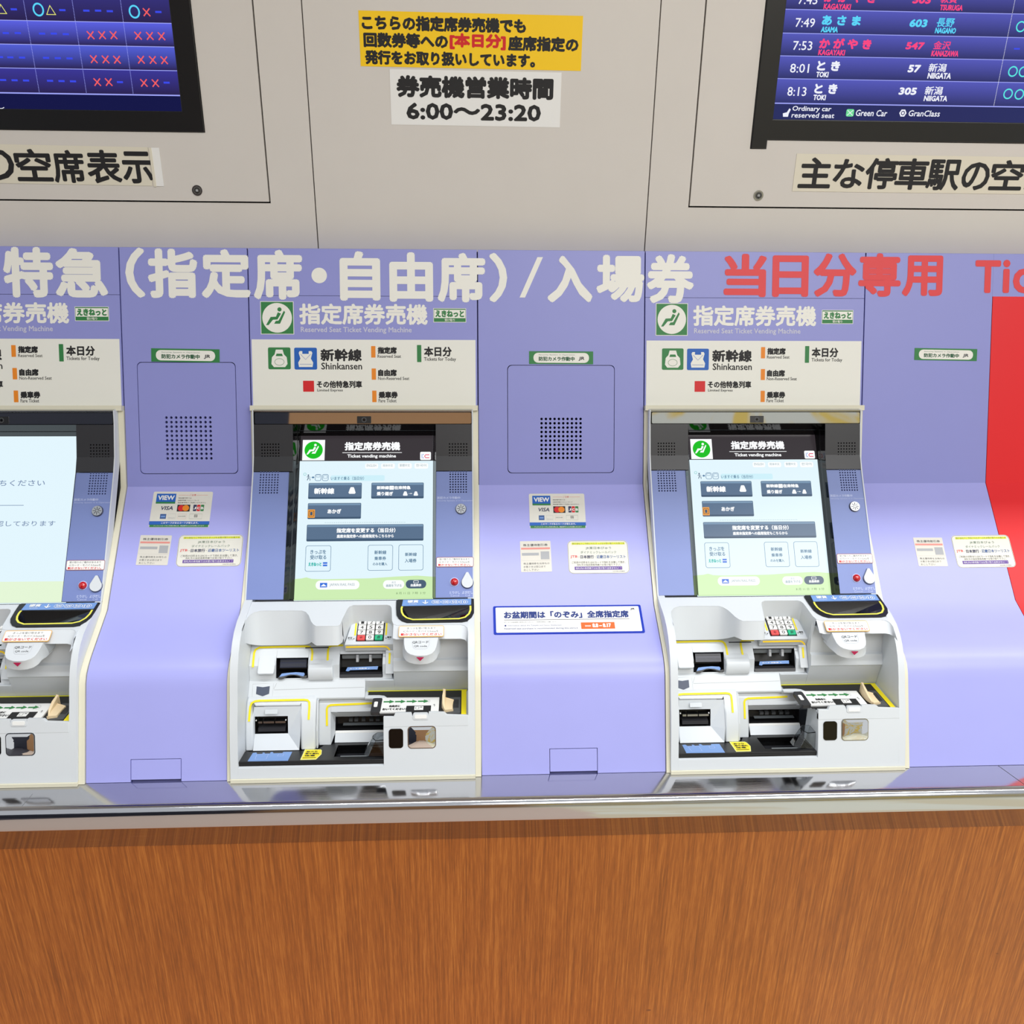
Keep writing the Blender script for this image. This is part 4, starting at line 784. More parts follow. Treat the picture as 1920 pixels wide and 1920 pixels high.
def caution(fr, bb, rim, raw=False):
    a = bb if raw else box_uv(fr, *bb); w_, h_ = a[2]-a[0], a[3]-a[1]
    mb = MB(); mb.rect(fr, *a, .0003, .0009, rim, h_*.14); mb.rect(fr, a[0]+w_*.012, a[1]+h_*.06, a[2]-w_*.012, a[3]-h_*.06, .0009, .0011, M_WHITE, h_*.10)
    q = lambda s, x0, y0, x1, y1, m, bo=.0: mb.text(fr, s, a[0]+w_*x0, a[3]-h_*y1, a[0]+w_*x1, a[3]-h_*y0, .0013, m, bo)
    return mb, q
mb, q = caution(PB, SC(1513, 1218, 1791, 1293), mat('dark_red_rim', (150, 90, 100), .5)); q('受け取りのご案内があるまで', .08, .12, .90, .32, M_DGREY); q('ICカード・モバイルSuicaを', .08, .40, .90, .60, M_DGREY); q('動かさないでください。', .05, .68, .92, .90, M_REDI, .03); P('caution_sticker', mb, BPR)
# --- top shelf
front = px(SH, zA([(330, 585), (345, 500), (385, 420), (450, 330), (540, 275), (650, 243), (900, 238), (1200, 237), (1400, 238), (1470, 262), (1525, 325), (1565, 430), (1605, 485)])) + px(SH, zB([(120, 517), (400, 516), (510, 514), (555, 485), (590, 400), (640, 300), (680, 215), (720, 165), (790, 140), (1000, 137), (1400, 134), (1455, 150), (1480, 190)])) + \
    px(SH, zC([(145, 420), (170, 480), (230, 500), (700, 494), (1380, 490), (1450, 505), (1500, 550), (1535, 630)]))
front[0] = (-0.4262, front[0][1]); front[-1] = (-0.0225, front[-1][1])
hop = px(SH, zC([(330, 190), (318, 270), (350, 340), (410, 390), (520, 418), (900, 412), (1350, 405), (1460, 375), (1530, 310), (1555, 190)]))
bk_t = SH.uv(680, 1126.5)[1]; hs = [(min(x, -.0245), t) for x, t in hop[::-1]]
ob = front + [(-0.0225, bk_t), (-.0245, bk_t)] + hs + [(hop[0][0], bk_t), (-0.4262, bk_t)]
mb = MB(); mb.prism(SH, ob, -0.004, 0, M_GREY); P('top_shelf', mb, bevel=.0008)
# aprons hanging from the shelf edge
def apron(name, idx, off, m=M_GREY):
    top = [SH.pt(x, t, -.001) for x, t in front[idx[0]:idx[1]]]; bot = []
    for p in top: dy, dz = off(p); bot.append(Vector((p.x, p.y + dy, p.z + dz)))
    mb = MB(); mb.loft(bot, top, m); mb.loft([Vector((p.x, -0.325, p.z)) for p in bot], bot, m); P(name, mb, smooth=50)
def offA(p):
    k = min(1, max(0, (-0.35 - p.y)/0.039)); return (-.017 + .006*k, -.064 + .031*k)
apron('shelf_apron', (0, 18), offA)
apron('keypad_recess_wall', (17, 28), lambda p: (.004, -.050))
apron('shelf_apron', (27, 36), lambda p: (-.024, -.0145))
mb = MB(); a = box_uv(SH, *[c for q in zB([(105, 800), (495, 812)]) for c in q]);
mb.box(-.318, -.4035, .1905, -.276, -.401, .1915, M_HOLE); P('dark_slot', mb)  # thin dark box drawing the slot line under the shelf tongue
# coin hopper
mb = MB(); ho = px(SH, zC([(250, 58), (222, 80), (218, 200), (225, 330), (262, 390), (320, 436), (410, 466), (700, 466), (1400, 455), (1500, 436), (1575, 385), (1620, 300), (1622, 180), (1618, 45), (1580, 40)]))
mb.prism(SH, ho[::-1], 0, .0028, M_BLACK, holes=[hop]); P('coin_hopper', mb, bevel=.0007, label='black coin slot surround')
ch = [o for o in bpy.data.objects if o.name == 'coin_hopper'][0]
cxh = (-0.113, SH.uv(794, 1160)[1]); inn = [(cxh[0] + (x-cxh[0])*.34 - .004, cxh[1] + (t-cxh[1])*.30 - .001) for x, t in hop]
mb = MB(); mb.loft([SH.pt(*p, .0028) for p in hop], [SH.pt(*p, -.011) for p in inn], M_BLKG, True); mb.add([SH.pt(*p, -.011) for p in inn], [tuple(range(len(inn)))[::-1]], M_HOLE); P('funnel', mb, ch)
yl = px(SH, zC([(328, 188), (316, 230), (322, 290), (350, 345), (410, 392), (520, 424), (900, 418), (1350, 408), (1460, 380), (1530, 320), (1558, 250), (1556, 175)])); mb = MB(); mb.line(SH, yl, .0034, .0028, .0032, mat('pale_yellow_line', (236, 232, 90), .45)); P('yellow_guide_line', mb, ch)
mb = MB(); L_ = px(SH, zC([(345, 72), (322, 182), (1568, 160), (1570, 52)])); mb.prism(SH, L_[::-1], .0028, .0036, M_SKY)
mb.text(SH, '硬貨', *box_uv(SH, *[c for q in zC([(425, 82), (622, 132)]) for c in q]), .0042, M_WHITE, .04); mb.text(SH, '↓', *box_uv(SH, *[c for q in zC([(690, 84), (800, 152)]) for c in q]), .0042, M_WHITE, .03); mb.text(SH, 'Coin', *box_uv(SH, *[c for q in zC([(450, 142), (590, 158)]) for c in q]), .0042, M_WHITE, 0)
for s, cx in (('500', 938), ('100', 1112), ('50', 1268), ('10', 1430)):
    bb = zC([(cx-78, 82), (cx+78, 148)]); a = box_uv(SH, *[c for q in bb for c in q]); mb.line(SH, circ(cx_(a), (a[1]+a[3])/2, (a[2]-a[0])*.5, 24, (a[3]-a[1])*.5), .0008, .0040, .0042, M_WHITE, True)
    mb.text(SH, s, cx_(a)-.005, (a[1]+a[3])/2-.0035, cx_(a)+.005, (a[1]+a[3])/2+.0035, .0042, M_WHITE, .02)
P('coin_sign', mb, ch, label='light blue coin sign')
# --- keypad
kt = (Vector((0, -0.327, 0.203)) - KP.o).length
mb = MB(); mb.prism(KP, [(-0.2505, -.0015), (-0.1600, -.0015), (-0.1600, kt + .006), (-0.2405, kt + .006)], -0.018, 0, M_GREY); P('keypad_plate', mb, bevel=.0009)
kp = [o for o in bpy.data.objects if o.name == 'keypad_plate'][0]
kb = KP.uv(694, 1202.5)[1]; kw = .0163; kh = .0123; kx = -.2290
mb = MB(); mb.rect(KP, kx - .0012, kb, kx + 3*kw + .0012, kt + .004, 0, .0006, M_BLACK); P('key_field', mb, kp)
LAB = {(0, 3): '1', (1, 3): '2', (2, 3): '3', (0, 2): '4', (1, 2): '5', (2, 2): '6', (0, 1): '7', (1, 1): '8', (2, 1): '9', (0, 0): '*', (1, 0): '0', (2, 0): '#'}
for (i, j), s in LAB.items():
    m = M_KRED if s == '*' else M_KGRN if s == '#' else M_WHITE
    x = kx + i*kw + .0011; t = kb + .0012 + j*kh; x2 = x + kw - .0022; t2 = t + kh - .0018
    mb = MB(); mb.rect(KP, x, t, x2, t2, .0006, .0040, m, .0008); cxk, ctk = (x+x2)/2, (t+t2)/2
    mb.text(KP, s, cxk-.0029, ctk-.0036, cxk+.0029, ctk+.0036, .0043, M_BLK, .0 if s in '*#' else .01); P('key', mb, kp, **({'label': 'red key'} if s == '*' else {'label': 'green key'} if s == '#' else {}))
mb = MB(); mb.line(KP, px(KP, zB([(848, 440), (822, 690)])), .0030, 0, .0004, M_YEL); P('yellow_mark', mb, kp); mb = MB(); mb.line(KP, px(KP, zB([(1397, 435), (1380, 682)])), .0030, 0, .0004, M_YEL); P('yellow_mark', mb, kp)
mb = MB(); tB = lambda s, a, b, bo=0: mb.text(KP, s, *box_uv(KP, *[c for q in zB([a, b]) for c in q]), .0003, M_BLK, bo)
tB('訂正', (695, 715), (775, 750), .03); tB('Cancel', (695, 758), (790, 772)); tB('▶', (792, 735), (820, 757)); tB('◀', (1365, 722), (1388, 745)); tB('確定', (1400, 703), (1480, 735), .03); tB('Enter', (1412, 745), (1465, 757)); P('keypad_lettering', mb, kp)
KF = Fr((-0.3885, 0.1675), (-0.3828, 0.1830)); mb = MB(); q_ = px(KF, zB([(660, 893), (900, 889), (1200, 884), (1350, 882), (1400, 892), (1435, 925), (1450, 950)])); mb.line(KF, q_, .0028, .0010, .0022, mat('amber_line', (240, 200, 20), .5)); P('yellow_mark', mb, kp)
# --- upper terrace with note and ticket slots
def UPR(za, zb):
    S_ = [(-0.3560, 0.1750), (-0.3640, 0.1690), (-0.3925, 0.1478), (-0.3985, 0.1240), (-0.4000, 0.1215)]
    return clip(S_, za, zb)
def clip(S_, za, zb):
    def y_at(z):
        for (y0, z0), (y1, z1) in zip(S_, S_[1:]):
            if z0 >= z >= z1: return y0 + (y1-y0)*(z0-z)/(z0-z1) if z0 > z1 else y0
        return S_[0][0] if z > S_[0][1] else S_[-1][0]
    out = [(y_at(za), za)] + [p for p in S_ if za > p[1] > zb] + [(y_at(zb), zb)]; return out
def solid(mb, x0, x1, prof, depth, m): mb.yz(x0, x1, prof + [(-0.33, prof[-1][1]), (-0.33, prof[0][1])] if depth is None else prof + [(prof[-1][0]+depth, prof[-1][1]), (prof[0][0]+depth, prof[0][1])], m)
UT = [(-0.3560, 0.1750), (-0.3640, 0.1690), (-0.3925, 0.1478), (-0.3985, 0.1240), (-0.4000, 0.1215)]
mb = MB()
for x0, x1, za, zb in ((-.4262, -.3775, .175, .1215), (-.3775, -.3185, .175, .1565), (-.3775, -.3185, .1240, .1215), (-.3185, -.2610, .175, .1215), (-.2610, -.1815, .175, .1600), (-.2610, -.1815, .1235, .1215), (-.1815, -.1640, .175, .1215)):
    solid(mb, x0, x1, clip(UT, za, zb), None, M_GREY)
P('upper_terrace', mb, bevel=.0010)
# raised cheeks beside the note slot, post at the right
mb = MB(); mb.rect(F1, -.4085, -.016, -.3790, .018, -.004, .0018, M_GREY, .003); P('note_slot_cheek', mb, bevel=.0012)
mb = MB(); mb.yz(-.3175, -.2720, [(-.3960, .1500), (-.4030, .1440), (-.4060, .1300), (-.4040, .1215), (-.3900, .1215), (-.3800, .1560)], M_GREY); P('slot_bulge', mb, smooth=50, bevel=.002)
mb = MB(); mb.yz(-.1755, -.1605, [(-.3800, .1690), (-.4060, .1350), (-.3700, .1350), (-.3600, .1690)], M_GREY); pt = P('slot_post', mb, bevel=.001); PF = Fr((-.4060, .1350), (-.3800, .1690)); mb = MB(); mb.line(PF, px(PF, zB([(1448, 1000), (1440, 1195)])), .0036, .0003, .0008, M_YEL); P('yellow_mark', mb, pt)
def arch(fr, pts, wd=.0036): mb = MB(); mb.line(fr, px(fr, pts), wd, .0002, .0010, M_YEL); P('yellow_arch_mark', mb)
arch(F1, zA([(520, 1262), (530, 1140), (545, 1000), (570, 945), (640, 905), (1000, 893), (1480, 884), (1545, 893), (1582, 930), (1592, 1000), (1582, 1110), (1572, 1222)]))
arch(F1, zB([(325, 1220), (332, 1080), (338, 960), (352, 900), (400, 874), (500, 868), (610, 865)]))
def slot(name, x0, x1, top, bot, depth, m=M_BLACK):
    """open-fronted dark pocket between profile points top and bot"""
    mb = MB(); (yt, zt), (yb, zb) = top, bot; A = [Vector((x0, yb, zb)), Vector((x1, yb, zb)), Vector((x1, yt, zt)), Vector((x0, yt, zt))]; B = [p + Vector((0, depth, 0)) for p in A]
    mb.loft(A, B, m, True); mb.add(B, [(0, 1, 2, 3)], m); return P(name, mb)
s1 = slot('banknote_slot', -.3765, -.3195, (-.3815, .1560), (-.3985, .1245), .030)
N1 = Fr((-.3860, .1390), (-.3720, .1560)); mb = MB(); mb.rect(N1, -.3715, 0, -.3225, .020, -.002, 0, mat('slot_navy', (38, 42, 62), .3)); [mb.rect(N1, -.3700, t, -.3240, t+.0006, 0, .0006, M_DGREY) for t in (.003, .006, .012)]; P('slot_shutter', mb, s1)
S1 = Fr((-.3990, .1262), (-.3880, .1330)); mb = MB(); aa = px(S1, zA([(990, 1440), (1040, 1375), (1140, 1362), (1300, 1350), (1440, 1358), (1455, 1385), (1430, 1425), (1350, 1405), (1200, 1398), (1080, 1425)])); mb.prism(S1, aa[::-1] if 0 else aa, .0, .0006, M_SKY); P('slot_sign', mb, s1, label='light blue sign inside the slot')
mb = MB(); aa = px(S1, zA([(970, 1450), (985, 1480), (1060, 1470), (1150, 1425), (1250, 1412), (1350, 1430), (1420, 1460), (1490, 1455), (1500, 1415), (1420, 1435), (1320, 1405), (1200, 1400), (1080, 1430)])); mb.prism(S1, aa, .0, .003, M_BLACK); P('slot_lip', mb, s1)
s2 = slot('ticket_slot', -.2605, -.1820, (-.3770, .1595), (-.3985, .1238), .036)
mb = MB(); mb.box(-.258, -.372, .1480, -.184, -.345, .1590, M_GREY2); P('slot_roof', mb, s2)
for xx in (-.2285, -.2045): mb = MB(); mb.yz(xx-.0022, xx+.0022, [(-.3790, .1585), (-.3840, .1480), (-.3720, .1440), (-.3600, .1585)], M_GREYI); P('guide_tooth', mb, s2)
S2 = Fr((-.3960, .1290), (-.3830, .1360)); mb = MB(); aa = px(S2, zB([(655, 1325), (690, 1262), (1240, 1242), (1225, 1302), (1180, 1300), (740, 1312), (700, 1335)])); mb.prism(S2, aa, 0, .0006, M_SKY); q2 = zB([(725, 1275), (1090, 1295)]); mb.text(S2, 'カード 回数券 ↓', *box_uv(S2, *[c for q in q2 for c in q]), .0009, M_WHITE, .04); P('slot_sign', mb, s2, label='light blue sign inside the slot')
mb = MB(); mb.yz(-.2600, -.1825, [(-.3965, .1290), (-.4000, .1245), (-.3900, .1240), (-.3880, .1290)], M_BLKM); P('slot_lip', mb, s2)
# sloping ledge with key and logo window
mb = MB(); mb.yz(-.4262, -.2130, [(-.4000, .1215), (-.4245, .0975), (-.4245, .0935), (-.3700, .0935), (-.3700, .1215)], M_GREY); lg = P('sloping_ledge', mb, bevel=.0008)
mb = MB(); aa = px(LG, zD([(590, 68), (700, 82), (825, 64), (812, 200), (695, 245), (578, 205)])); mb.prism(LG, aa, 0, .0006, mat('slate_window', (72, 80, 100), .35)); P('sensor_window', mb, lg, label='dark slate shield-shaped window')
for q in (zD([(520, 25), (895, 8), (870, 262), (505, 275)]), zD([(895, 118), (950, 10), (1000, -20)]) ):
    mb = MB(); mb.line(LG, px(LG, q), .0006, .0001, .0003, M_GREYI, close=len(q) == 4); P('ledge_groove', mb, lg)
mb = MB(); mb.line(LG, px(LG, [(514, 1293.5), (600, 1291), (683, 1288.5)]), .0007, .0001, .0003, M_GREYI); P('ledge_groove', mb, lg)
# --- lower left outlet module
LT = [(-.4245, .1010), (-.4290, .1000), (-.4340, .0975), (-.4560, .0715), (-.4690, .0440), (-.4775, .0210)]
mb = MB()
for x0, x1, za, zb in ((-.4262, -.4120, .101, .021), (-.4120, -.3270, .101, .0905), (-.3270, -.3000, .101, .021)):
    pr = clip(LT, za, zb); mb.yz(x0, x1, pr + [(-.40, zb), (-.40, za)], M_GREY)
P('outlet_module', mb, smooth=50, bevel=.0030)
y9 = clip(LT, .0905, .0906)[0][0]
def quad(mb, A, m): mb.add([Vector(p) for p in A], [tuple(range(len(A)))], m)
mb = MB()
tl, tr_ = (-.4120, -.4395, .0905), (-.3270, -.4395, .0905); sl, sr = (-.4110, -.4450, .0735), (-.3515, -.4450, .0735); bl_, br_ = (-.4110, -.4560, .0435), (-.3515, -.4560, .0435); fl, fr2 = (-.4120, -.4790, .0235), (-.3290, -.4790, .0235)
quad(mb, [sl, sr, tr_, tl], M_GREY); quad(mb, [sr, br_, fr2, (-.3270, -.4680, .0460), tr_], M_GREY); quad(mb, [fl, fr2, br_, bl_], M_GREY); quad(mb, [(-.4120, -.4775, .021), bl_, sl, tl], M_GREY)
P('outlet_funnel', mb)
s3 = slot('banknote_outlet', -.4110, -.3515, (-.4450, .0735), (-.4560, .0435), .022)
for k, (xa, xb) in enumerate(((-.4045, -.3975), (-.3955, -.3760), (-.3740, -.3555))):
    mb = MB(); mb.yz(xa, xb, [(-.4500, .0660), (-.4512, .0625), (-.4400, .0625), (-.4400, .0660)], M_SILV); P('roller', mb, s3)
mb = MB(); mb.yz(-.4050, -.3560, [(-.4540, .0540), (-.4560, .0480), (-.4400, .0480), (-.4400, .0540)], M_BLKM); P('slot_lip', mb, s3)
for xa in (-.4085, -.3550): mb = MB(); mb.disc(Fr((-.4475, .06), (-.4475, .08)), xa, .0075, .0011, 0, .002, M_WHITE, 10); P('sensor_dot', mb, s3)
arch(F3, zD([(450, 700), (462, 560), (475, 430), (500, 370), (560, 335), (640, 325), (1000, 318), (1440, 308), (1505, 316), (1535, 350), (1538, 430), (1524, 668)]))
mb = MB(); mb.rect(F3, -.3915, .012, -.3690, .020, 0, .0004, mat('embossed_grey', (206, 211, 216), .45), .0008); P('embossed_mark', mb)
mb = MB(); mb.yz(-.2995, -.2970, [(-.4300, .0960), (-.4600, .0500), (-.4700, .0200), (-.42, .02), (-.41, .09)], M_GREY); P('module_side', mb)
# --- lower right outlet module
RT = [(-.4150, .0940), (-.4240, .0840), (-.4425, .0470), (-.4560, .0160)]
mb = MB()
for x0, x1, za, zb in ((-.2970, -.2760, .094, .016), (-.2760, -.1720, .094, .0700)):
    pr = clip(RT, za, zb); mb.yz(x0, x1, pr + [(-.39, zb), (-.39, za)], M_GREY)
P('outlet_module', mb, bevel=.0008)
mb = MB(); quad(mb, [(-.2700, -.4200, .0525), (-.1720, -.4200, .0525), (-.1720, -.4315, .0700), (-.2760, -.4315, .0700)], M_GREY); quad(mb, [(-.2760, -.4560, .0160), (-.2700, -.4340, .0270), (-.2700, -.4200, .0525), (-.2760, -.4315, .0700)], M_GREY)
quad(mb, [(-.2700, -.4480, .0150), (-.1720, -.4480, .0150), (-.1720, -.4345, .0270), (-.2700, -.4345, .0270)], M_GREY); P('outlet_funnel', mb)
mb = MB(); mb.yz(-.2700, -.1720, [(-.4300, .0285), (-.4350, .0270), (-.4350, .0250), (-.4200, .0250)], M_WHITE); P('slot_lip', mb)
s4 = slot('ticket_outlet', -.2690, -.1722, (-.4205, .0520), (-.4300, .0285), .022)
for xa in (-.2460, -.2360, -.2225, -.2080, -.1960): mb = MB(); mb.box(xa, -.4180, .0395, xa+.0070, -.4100, .0440, M_DGREY); P('roller', mb, s4)
mb = MB(); mb.box(-.2570, -.4220, .0340, -.1800, -.4150, .0350, M_GREY2); P('metal_bar', mb, s4)
arch(F4, zE([(318, 775), (317, 620), (316, 470), (335, 425), (390, 402), (600, 393), (950, 378), (1130, 368)]))
# --- black tray at the bottom
to = px(TP, zD([(272, 1440), (440, 1240)])) ; bk = px(TP, zE([(205, 1200), (260, 1125), (400, 1115), (450, 1090), (1060, 1075), (1345, 1072)]))
t0 = TP.uv(600, 1429)[1]
mb = MB(); oT_ = [(-.4262, -.0002), (-.1722, -.0002), (-.1722, bk[-1][1]), bk[4], bk[3], bk[2], bk[1], (-.2985, to[1][1]), (-.4262, to[1][1])]
pit = px(TP, zE([(500, 1130), (440, 1330), (1330, 1330), (1335, 1110)])); pit = [(max(-.262, p[0]), p[1]) for p in pit]; pit = [(x if x < -.176 else -.1760, max(.003, t)) for x, t in pit]
mb.prism(TP, oT_, -.0085, 0, M_BLACK, holes=[pit]); mb.box(-.4262, -.5235, .0250, -.1722, -.5215, .0330, M_BLACK); P('tray', mb, bevel=.0008, label='black tray along the bottom')
tray = [o for o in bpy.data.objects if o.name == 'tray'][0]
mb = MB(); pb = [(x*.97 - .007, t) for x, t in pit]; mb.loft([TP.pt(*p, 0) for p in pit], [TP.pt(*p, -.016) for p in pit], M_BLKG, True); mb.add([TP.pt(*p, -.016) for p in pit], [(0, 1, 2, 3)], M_HOLE); P('coin_pit', mb, tray)
mb = MB(); mb.line(TP, px(TP, zE([(500, 1128), (560, 1330), (1060, 1322), (1090, 1330)]))[1:3], .0022, 0, .0010, M_GREY2); P('pit_rim', mb, tray)
mb = MB(); aa = px(TP, zD([(425, 1418), (520, 1268), (585, 1262), (595, 1288), (690, 1284), (700, 1262), (730, 1264), (740, 1282), (830, 1278), (840, 1254), (880, 1252), (890, 1276), (1050, 1272), (1070, 1250), (1228, 1248), (1150, 1408)])); mb.prism(TP, aa, 0, .0005, M_SKY)
mb.line(TP, px(TP, zD([(560, 1385), (590, 1300), (800, 1292), (760, 1380)])), .0007, .0006, .0007, M_LBLTX, True); mb.line(TP, px(TP, zD([(960, 1330), (985, 1292), (1080, 1290), (1060, 1325)])), .0007, .0006, .0007, M_LBLTX, True); P('tray_sign', mb, tray, label='light blue pictogram sign')
mb = MB(); aa = px(TP, zD([(1372, 1392), (1455, 1208), (1745, 1205), (1762, 1225), (1755, 1290), (1655, 1385)])); mb.prism(TP, aa, 0, .0005, mat('pale_yellow_rim', (240, 236, 150), .5)); cc = (sum(p[0] for p in aa)/6, sum(p[1] for p in aa)/6); mb.prism(TP, [(cc[0]+(x-cc[0])*.9, cc[1]+(t-cc[1])*.88) for x, t in aa], .0005, .0007, M_YELL)
for s, a, b in (('おつり', (1485, 1235), (1680, 1262)), ('取り忘れ', (1465, 1270), (1710, 1298)), ('注意', (1450, 1308), (1640, 1334))): mb.text(TP, s, *box_uv(TP, *[c for q in zD([a, b]) for c in q]), .0010, M_BLK, .05)
mb.line(TP, px(TP, zD([(1415, 1362), (1650, 1356)])), .0022, .0008, .0009, M_BLK); P('tray_sign', mb, tray, label='yellow warning label')
# clear coin guard
mb = MB(); CG = Fr((-.5180, .0345), (-.5080, .0800)); R1 = []; R2 = []
for i in range(13):
    an = math.pi*i/12; R1.append(Vector((-.190 - .020*math.cos(an)*1.0, -.512 + .016*math.sin(an)*0 - .004*math.sin(an), .0345))); R2.append(Vector((-.188 - .011*math.cos(an), -.498 + .002*math.sin(an), .0600)))
base_ = [Vector((-.1730, -.5130, .0335)), Vector((-.2000, -.5130, .0330)), Vector((-.2085, -.5040, .0310)), Vector((-.2085, -.4880, .0280)), Vector((-.2000, -.4760, .0250)), Vector((-.1730, -.4740, .0245))]
topc = [Vector((-.1730, -.5060, .0620)), Vector((-.1870, -.5050, .0600)), Vector((-.1930, -.4960, .0590)), Vector((-.1930, -.4870, .0580)), Vector((-.1870, -.4780, .0570)), Vector((-.1730, -.4770, .0560))]
mb.loft(base_, topc, M_CLEAR); mb.add(topc, [(0, 1, 2, 3, 4, 5)], M_CLEAR); cg = P('coin_guard', mb, label='small clear plastic guard at the tray corner'); so = cg.modifiers.new('solid', 'SOLIDIFY'); so.thickness = .0012
# --- card tray at the right
mb = MB(); mb.yz(-.1720, -.0225, [(-.4030, .0950), (-.4900, .0990), (-.4985, .0995), (-.4985, .0965), (-.4500, .0880), (-.39, .0900), (-.39, .0950)], M_GREY); mb.yz(-.2130, -.1720, [(-.4030, .0950), (-.4270, .0965), (-.4270, .0930), (-.39, .0910), (-.39, .0950)], M_GREY); P('tray_base', mb)
it = lambda y: (Vector((0, y, 0)) - Vector((0, -.495, 0))).length * 1.003
mb = MB(); mb.rect(IP, -.2075, it(-.4300), -.0350, it(-.4065), 0, .0012, M_BLACK); mb.rect(IP, -.1800, .004, -.0350, it(-.4300), 0, .0012, M_BLACK); P('card_recess', mb, label='black card recess')
mb = MB(); mb.rect(IP, -.2095, it(-.4065), -.0250, it(-.4035), 0, .0016, mat('olive_yellow_line', (220, 214, 40), .5)); P('yellow_rim', mb); mb = MB(); mb.rect(IP, -.0350, -.002, -.0262, it(-.4065), 0, .0016, M_YEL); P('yellow_rim', mb)
mb = MB(); aa = px(IP, zE([(1065, 250), (1260, 248), (1350, 258), (1400, 290), (1180, 300), (1000, 296), (1010, 255)])); mb.prism(IP, aa[::-1], 0, .0030, M_GREY); P('front_rest', mb, bevel=.0006)
mb = MB(); aa = px(IP, zE([(1165, 310), (1200, 296), (1400, 293), (1400, 560), (1290, 590), (1130, 575), (1125, 540)])); x_h = -.1950
mb.prism(IP, rr(-.1965, it(-.4860), -.1790, it(-.4360), .004), -.002, .0045, M_BLKM, holes=[]); hd = P('card_arm', mb, bevel=.0008, label='black hinged arm end'); mb = MB(); mb.rect(IP, -.1925, it(-.4680), -.1860, it(-.4500), .0045, .0052, M_WHITE, .0022); P('white_window', mb, hd)
WQ = [(-.1800, it(-.4850)), (-.0755, it(-.4850)), (-.0755, it(-.4365)), (-.1800, it(-.4345))]
mb = MB(); mb.prism(IP, WQ, .0012, .0042, M_WHITE); wc = P('card_guide', mb, label='white arrow guide plate'); W4 = .0046
mb = MB(); ty = it(-.4500)
for k in range(4):
    x = -.1760 + k*.0207; pts = [(x, ty-.0022), (x+.0105, ty-.0022), (x+.0105, ty-.0060), (x+.0195, ty), (x+.0105, ty+.0060), (x+.0105, ty+.0022), (x, ty+.0022)]; mb.prism(IP, pts, W4-.0002, W4, M_GREEN); P('green_arrow', mb, wc); mb = MB()
mb.text(IP, '右向きに', -.1650, it(-.4695), -.1450, it(-.4620), W4, M_BLK, .05); mb.text(IP, 'おいてください！', -.1760, it(-.4800), -.1330, it(-.4725), W4, M_BLK, .05); mb.text(IP, '↑', -.0860, it(-.470), -.0820, it(-.460), W4, M_DGREY, 0)
mb.line(IP, circ(-.0965, ty, .0045, 8, .0065), .0005, W4, W4, M_GREYI, True); P('card_guide_lettering', mb, wc)
mb = MB(); mb.rect(IP, -.1335, it(-.4900), -.0895, it(-.4665), .0042, .0052, M_BLACK); mb.rect(IP, -.1190, it(-.4820), -.1030, it(-.4690), .0052, .0056, M_WHITE); mb.line(IP, rr(-.1165, it(-.479), -.1110, it(-.472)), .0008, .0058, .0058, M_BLK, True); mb.rect(IP, -.1090, it(-.474), -.1050, it(-.472), .0057, .0058, M_BLK); P('reader_window', mb, wc, label='black reader window with small white tag')
mb = MB(); mb.rect(IP, -.0620, .006, -.0370, it(-.4330), .0012, .0020, M_DGREY, .002); mb.rect(IP, -.0530, it(-.4700), -.0400, it(-.4420), .0020, .0024, M_BLKM); P('card_plate', mb)
# tan stop
TS = Fr((-.4850, .0), (-.4350, .0)); mb = MB(); X_ = -.0655
prof_a = [(0.0, 0.0), (.0020, .0), (.0020, .020), (0.0, .022)]
def stop(x, y, z): return Vector((X_ + x, y, z))
A1 = [stop(-.003, -.4350, .099), stop(.001, -.4350, .099), stop(.001, -.4350, .1190), stop(-.0025, -.4350, .1200)]
A2 = [stop(-.0055, -.4520, .101), stop(.001, -.4520, .101), stop(.001, -.4520, .1165), stop(-.0040, -.4520, .1180)]
A3 = [stop(-.0050, -.4700, .103), stop(.001, -.4700, .103), stop(.001, -.4700, .1120), stop(-.0030, -.4700, .1130)]
A4 = [stop(.0, -.4830, .104), stop(.002, -.4830, .104), stop(.002, -.4830, .1070), stop(.0005, -.4830, .1075)]
for a_, b_ in ((A1, A2), (A2, A3), (A3, A4)): mb.loft(a_, b_, M_TAN, True)
mb.add(A1, [(0, 1, 2, 3)], M_TAN); mb.add(A4, [(3, 2, 1, 0)], M_TAN)
B1 = [stop(.000, -.4440, .1030), stop(.0160, -.4480, .1010), stop(.0160, -.4480, .1050), stop(.000, -.4440, .1080)]
B2 = [stop(.000, -.4620, .1040), stop(.0150, -.4640, .1020), stop(.0150, -.4640, .1065), stop(.000, -.4620, .1090)]
B3 = [stop(.001, -.4860, .1050), stop(.0155, -.4820, .1040), stop(.0155, -.4820, .1080), stop(.001, -.4860, .1095)]
for a_, b_ in ((B1, B2), (B2, B3)): mb.loft(a_, b_, M_TAN, True)
mb.add(B1, [(0, 1, 2, 3)], M_TAN); mb.add(B3, [(3, 2, 1, 0)], M_TAN); P('phone_stop', mb, smooth=40, bevel=.0008, label='tan plastic L-shaped stop')
